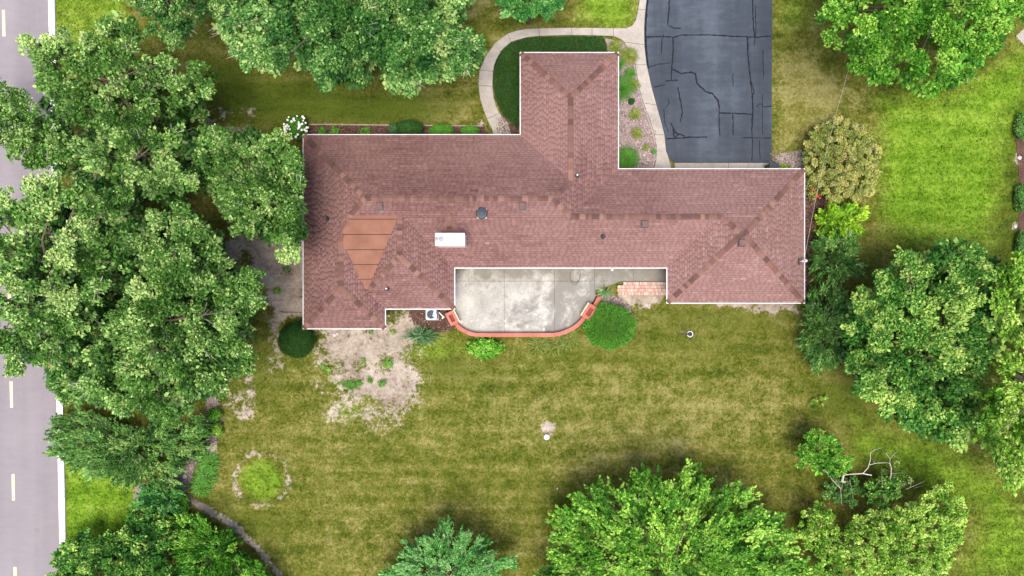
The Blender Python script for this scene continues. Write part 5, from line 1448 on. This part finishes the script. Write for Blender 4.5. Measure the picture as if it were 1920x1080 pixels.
for k, (x, y, r, m_, w_, nn, lab) in enumerate([
    (1154, 88, 17, 'lf_lily', .04, 230, 'yellow-green grass clump at the upper corner of the front wing'),
    (1181, 103, 20, 'lf_lily', .04, 240, 'yellow-green grass clump closest to the walkway junction'),
    (1160, 118, 15, 'lf_blade', .03, 240, 'small green grass tuft against the front wing wall'),
    (1183, 135, 13, 'lf_blade', .03, 200, 'green tuft below the yellow clump by the walk'),
    (1165, 163, 28, 'lf_blade', .02, 900, 'tall fine green fountain grass beside the front wing'),
    (1188, 157, 15, 'lf_lily', .04, 180, 'yellow-green clump right of the tall fountain grass'),
    (1191, 213, 14, 'lf_lily', .04, 150, 'upper of the two lone yellow clumps in the pinkish mulch'),
    (1195, 249, 14, 'lf_lily', .035, 160, 'lower of the two lone yellow clumps in the pinkish mulch'),
    (1212, 275, 9, 'lf_lily', .035, 70, 'tiny yellow clump near the lower walk edging'),
    (1176, 297, 27, 'lf_blade', .02, 1000, 'round fountain grass in the inner corner by the garage')]):
    grass_clump('grass_clump', lab, (x, y), r, M[m_], int(nn * 1.5), w_ * .62, .7, .6, seed=110 + k, light=-.05 if m_ == 'lf_blade' else 0)
ball_shrub('perennial', 'small dark green plant in the pinkish mulch', (1184, 190), 6, .4, M['lf_box'], .07, 220, seed=121, cat='plant')
ball_shrub('perennial', 'tiny grey-green plant at the lower walk edging', (1226, 284), 5, .25, M['lf_pine'], .06, 90, seed=122, cat='plant')
ball_shrub('clipped_shrub', 'very dark round clipped bush at the back left house corner', (556, 637), 33, 1.5, M['lf_turf'], .05, 11000, seed=123, lump=.13)
ball_shrub('clipped_shrub', 'large bright green round bush by the patio planter', (1142, 612), 47, 1.5, M['lf_ball'], .10, 9000, seed=124, lump=.14, spiky=1.2, ry=42, light=.1)
ball_shrub('leafy_shrub', 'bright green leafy shrub outside the patio wall', (910, 652), 34, .9, M['lf_fresh'], .17, 620, seed=125, lump=.35, ry=19, light=.1)
yucca('yucca', 'dark strappy yucca clump below the air conditioner', (791, 629), 37, 130, 126, .55)
yucca('yucca', 'spiky yellow-green yucca beside the brick steps', (1133, 547), 19, 34, 127, light=.3)
for k, (x, y, r, lab) in enumerate([(1010, 645, 15, 'left grassy tuft along the outside of the patio wall'), (1040, 643, 17, 'middle grassy tuft along the outside of the patio wall'), (1070, 637, 15, 'right grassy tuft along the outside of the patio wall')]):
    grass_clump('grass_clump', lab, (x, y), r, M['lf_lily'], 200, .028, .5, .8, seed=130 + k, core=1.1, light=.0)
for k, (x, y, r, h, m_, lab) in enumerate([(728, 681, 11, .35, 'lf_fresh', 'brightest leafy weed on the bare soil behind the house'), (736, 622, 7, .2, 'lf_maple', 'small weed close to the roof step on bare soil'),
    (716, 718, 8, .2, 'lf_ball', 'round weed at the edge of the pale soil patch'), (604, 687, 7, .2, 'lf_maple', 'left of two weeds below the dark round bush'), (616, 694, 8, .2, 'lf_maple', 'right of two weeds below the dark round bush'),
    (681, 677, 6, .15, 'lf_maple', 'faint weed in the middle of the bare soil'), (694, 713, 7, .15, 'lf_ball', 'low weed left of the round weed on pale soil'), (694, 622, 5, .15, 'lf_maple', 'tiny weed under the back eave'),
    (470, 560, 10, .35, 'lf_oak2', 'leafy weed on the bare soil under the oak edge'), (520, 545, 9, .3, 'lf_maple', 'leafy weed in the middle of the west side soil'), (537, 505, 8, .3, 'lf_oak2', 'upper leafy weed on the west side soil'),
    (648, 719, 9, .14, 'lf_ball', 'left end of the grassy weed strip on bare soil'), (660, 721, 10, .14, 'lf_ball', 'middle of the grassy weed strip on bare soil'), (672, 719, 8, .14, 'lf_ball', 'right end of the grassy weed strip on bare soil')]):
    ball_shrub('weed', lab, (x, y), r * .8, h * .8, M[m_], .07, int(r * r * 1.6), seed=140 + k, lump=.9, cat='weed', light=.15)
tree('leafy_shrub', 'sparse pale weed patch on the lawn near the yews', 'weed', [(1518, 750), (1530, 742), (1552, 742), (1545, 765), (1522, 770)], .1, .3, M['lf_light'], 10, .07, .6, seed=155, trunk_r=.02, twigs=0, under=False, limbs=2)
for k, (x, y, r, lab) in enumerate([(1918, 235, 14, 'dark shrub at the far right edge above the white stone'), (1916, 370, 13, 'olive shrub at the far right edge below the white stone'), (1918, 460, 14, 'lowest dark shrub in the right edge bed')]):
    ball_shrub('low_shrub', lab, (x, y), r, .7, M['lf_yew'], .1, 700, seed=160 + k, lump=.35, ry=26)

# loose chips and leaf litter on the mulch beds
def chip_mat(name, stops):
    t = NT(name); return t.fin(t.ramp(t.attr('tint'), stops), 0.9, 0.15)
CHIP = {'mulch_red': chip_mat('chip_dark', [(0, (0.02, 0.012, 0.010, 1)), (0.5, (0.085, 0.045, 0.034, 1)), (1, (0.30, 0.20, 0.15, 1))]),
        'mulch_pale': chip_mat('chip_pale', [(0, (0.06, 0.042, 0.040, 1)), (0.5, (0.22, 0.165, 0.155, 1)), (1, (0.52, 0.43, 0.40, 1))])}
def chips(key, polys, per, seed, name, label):
    g = np.random.default_rng(seed); PP = []
    for poly in polys:
        poly = np.array(poly, float); lo, hi = poly.min(0) - 6, poly.max(0) + 6
        Q = g.uniform(lo, hi, (int((hi - lo).prod() * per), 2)); sd = poly_sd(Q, poly)
        PP.append(Q[sd > -6 * g.random(len(Q)) ** 2])
    Q = np.concatenate(PP); n = len(Q)
    P = Wn(Q, 0.0); P[:, 2] = .03 + .03 * g.random(n)
    D = rdir(n, g); D[:, 2] *= .3; N = unit(np.array([0, 0, 1.0]) + .5 * rdir(n, g)); L = g.uniform(.05, .15, n)
    V, F = leaf_quads(P, D, N, L, L * g.uniform(.3, .6, n))
    tag(np_mesh(name, V, F, CHIP[key], {'tint': ('FACE', np.clip(g.normal(.45, .25, n), 0, 1))}), label, 'chips', kind='stuff')
chips('mulch_red', [[(579, 235), (905, 238), (925, 262), (579, 262)], [(1495, 318), (1540, 318), (1552, 380), (1530, 400), (1522, 470), (1520, 560), (1495, 566)], [(765, 575), (845, 575), (855, 606), (850, 618), (822, 622), (800, 612), (775, 607)], [(935, 222), (985, 222), (985, 262), (935, 262)]], .35, 201, 'bark_chips', 'dark bark chips strewn over the mulch beds')
chips('mulch_pale', [[(1150, 80), (1168, 82), (1190, 122), (1196, 160), (1205, 193), (1218, 227), (1226, 252), (1230, 280), (1228, 300), (1221, 322), (1150, 322)], [(1112, 560), (1128, 550), (1155, 556), (1180, 575), (1190, 600), (1120, 600)], [(325, 880), (352, 862), (366, 868), (358, 900), (345, 925), (330, 930)], [(388, 745), (408, 742), (412, 790), (405, 830), (388, 835)], [(1449, 290), (1500, 285), (1520, 318), (1447, 318)]], .35, 202, 'wood_chips', 'pale pinkish wood chips strewn over the lighter beds')

ball_shrub('perennial', 'tiny lime plant beside the trash bin at the garage corner', (1468, 314), 6, .3, M['lf_lime'], .09, 70, seed=165, cat='plant', lump=.5, light=.2)
ball_shrub('perennial', 'tiny orange-tinged plant right of the lime one at the garage corner', (1479, 315), 5, .25, M['lf_lily'], .08, 60, seed=166, cat='plant', lump=.5, light=.3)
# dense dark groundcover in front of the wing
def groundcover():
    poly = [(924, 160), (926, 122), (938, 97), (958, 80), (990, 70.5), (1060, 68.5), (1130, 68), (1138, 84), (1141, 120), (1000, 122), (992, 250), (962, 236), (942, 215), (930, 190)]
    g = np.random.default_rng(170)
    poly = np.array(poly, float); n = 60000
    Q = g.uniform(poly.min(0), poly.max(0), (n, 2)); sd = poly_sd(Q, poly); Q = Q[sd > 0]; sd = sd[sd > 0]; n = len(Q)
    z = np.clip(.06 + sd * .02, .05, .22) + .05 * (fbm(Q[:, 0], Q[:, 1], 12, 3) - .5) - g.random(n) * .05
    P = Wn(Q, 0.0); P[:, 2] = z
    N = unit(np.array([0, 0, .9]) + .7 * rdir(n, g)); D = rdir(n, g); L = .085 * g.uniform(.7, 1.3, n)
    o = grow('groundcover', P, D, N, L, L * .6, .45 + g.normal(0, .15, n) + .5 * (fbm(Q[:, 0], Q[:, 1], 25, 8) - .5), M['lf_turf'], None)
    tag(o, 'dense dark green groundcover wrapping the front wing', 'groundcover', kind='stuff')
    pts = [tuple(W(x, y)[:2]) for x, y in poly]
    tag(MB().prism(pts, -.02, .035).build('planting_soil', M['mulch_red']), 'soil under the dark groundcover', 'soil', kind='structure')
groundcover()

# lawn blades: coarse tufts standing in the turf, coloured like the ground under them
HARD = [DRV, OUT, [(curb_x(-100) - 300, -100), (curb_x(-100) + 12, -100), (curb_x(1200) + 12, 1200), (curb_x(1200) - 300, 1200)],
        [c[0] for c in WEST] + [c[1] for c in WEST][::-1], [c[0] for c in EAST] + [c[1] for c in EAST][::-1], [(848, 480), (848, 600), (870, 632), (1050, 633), (1125, 560), (1160, 530), (1260, 528), (1260, 480)],
        [(1150, 53), (1185, 50), (1196, 18), (1200, -60), (1214, -60), (1208, 84), (1165, 76)], [(1135, 72), (1200, 100), (1235, 290), (1220, 330), (1130, 330)], [(579, 233), (925, 236), (940, 290), (579, 290)], [(1148, 527), (1260, 527), (1260, 554), (1148, 554)],
        [(924, 160), (926, 122), (938, 97), (958, 80), (990, 70.5), (1130, 68), (1141, 84), (1141, 120), (990, 122), (990, 260), (930, 260)]]
def lawn_blades(n):
    g = np.random.default_rng(180)
    Q = g.uniform((100, -30), (1960, 1110), (n, 2))
    for h in HARD: Q = Q[poly_sd(Q, h) < -1.5]
    A = lawn_masks(Q)
    k = g.random(len(Q)) > np.clip((A[:, 0] - .35) * 2.2, 0, .93)
    Q, A = Q[k], A[k]; n = len(Q)
    P = Wn(Q, 0.0); P[:, 2] = -.015
    az = g.uniform(0, 2 * np.pi, n); L = g.uniform(.05, .10, n) * (1 + .5 * A[:, 1])
    d = np.stack([np.cos(az), np.sin(az), np.zeros(n)], 1); s = np.stack([-d[:, 1], d[:, 0], np.zeros(n)], 1)
    w = (L * .55)[:, None]; up = np.array([0, 0, 1.0])
    h = (L * g.uniform(.35, .9, n))[:, None]
    V = np.stack([P - s * w, P + s * w, P + d * L[:, None] * .9 + up * h], 1).reshape(-1, 3)
    F = np.arange(n * 3).reshape(-1, 3)
    o = np_mesh('grass', V, F, M['lawn'], {'lawn': ('POINT', np.repeat(A, 3, 0))})
    tag(o, 'short dry grass blades standing in the lawn', 'grass', kind='stuff')
lawn_blades(150000)
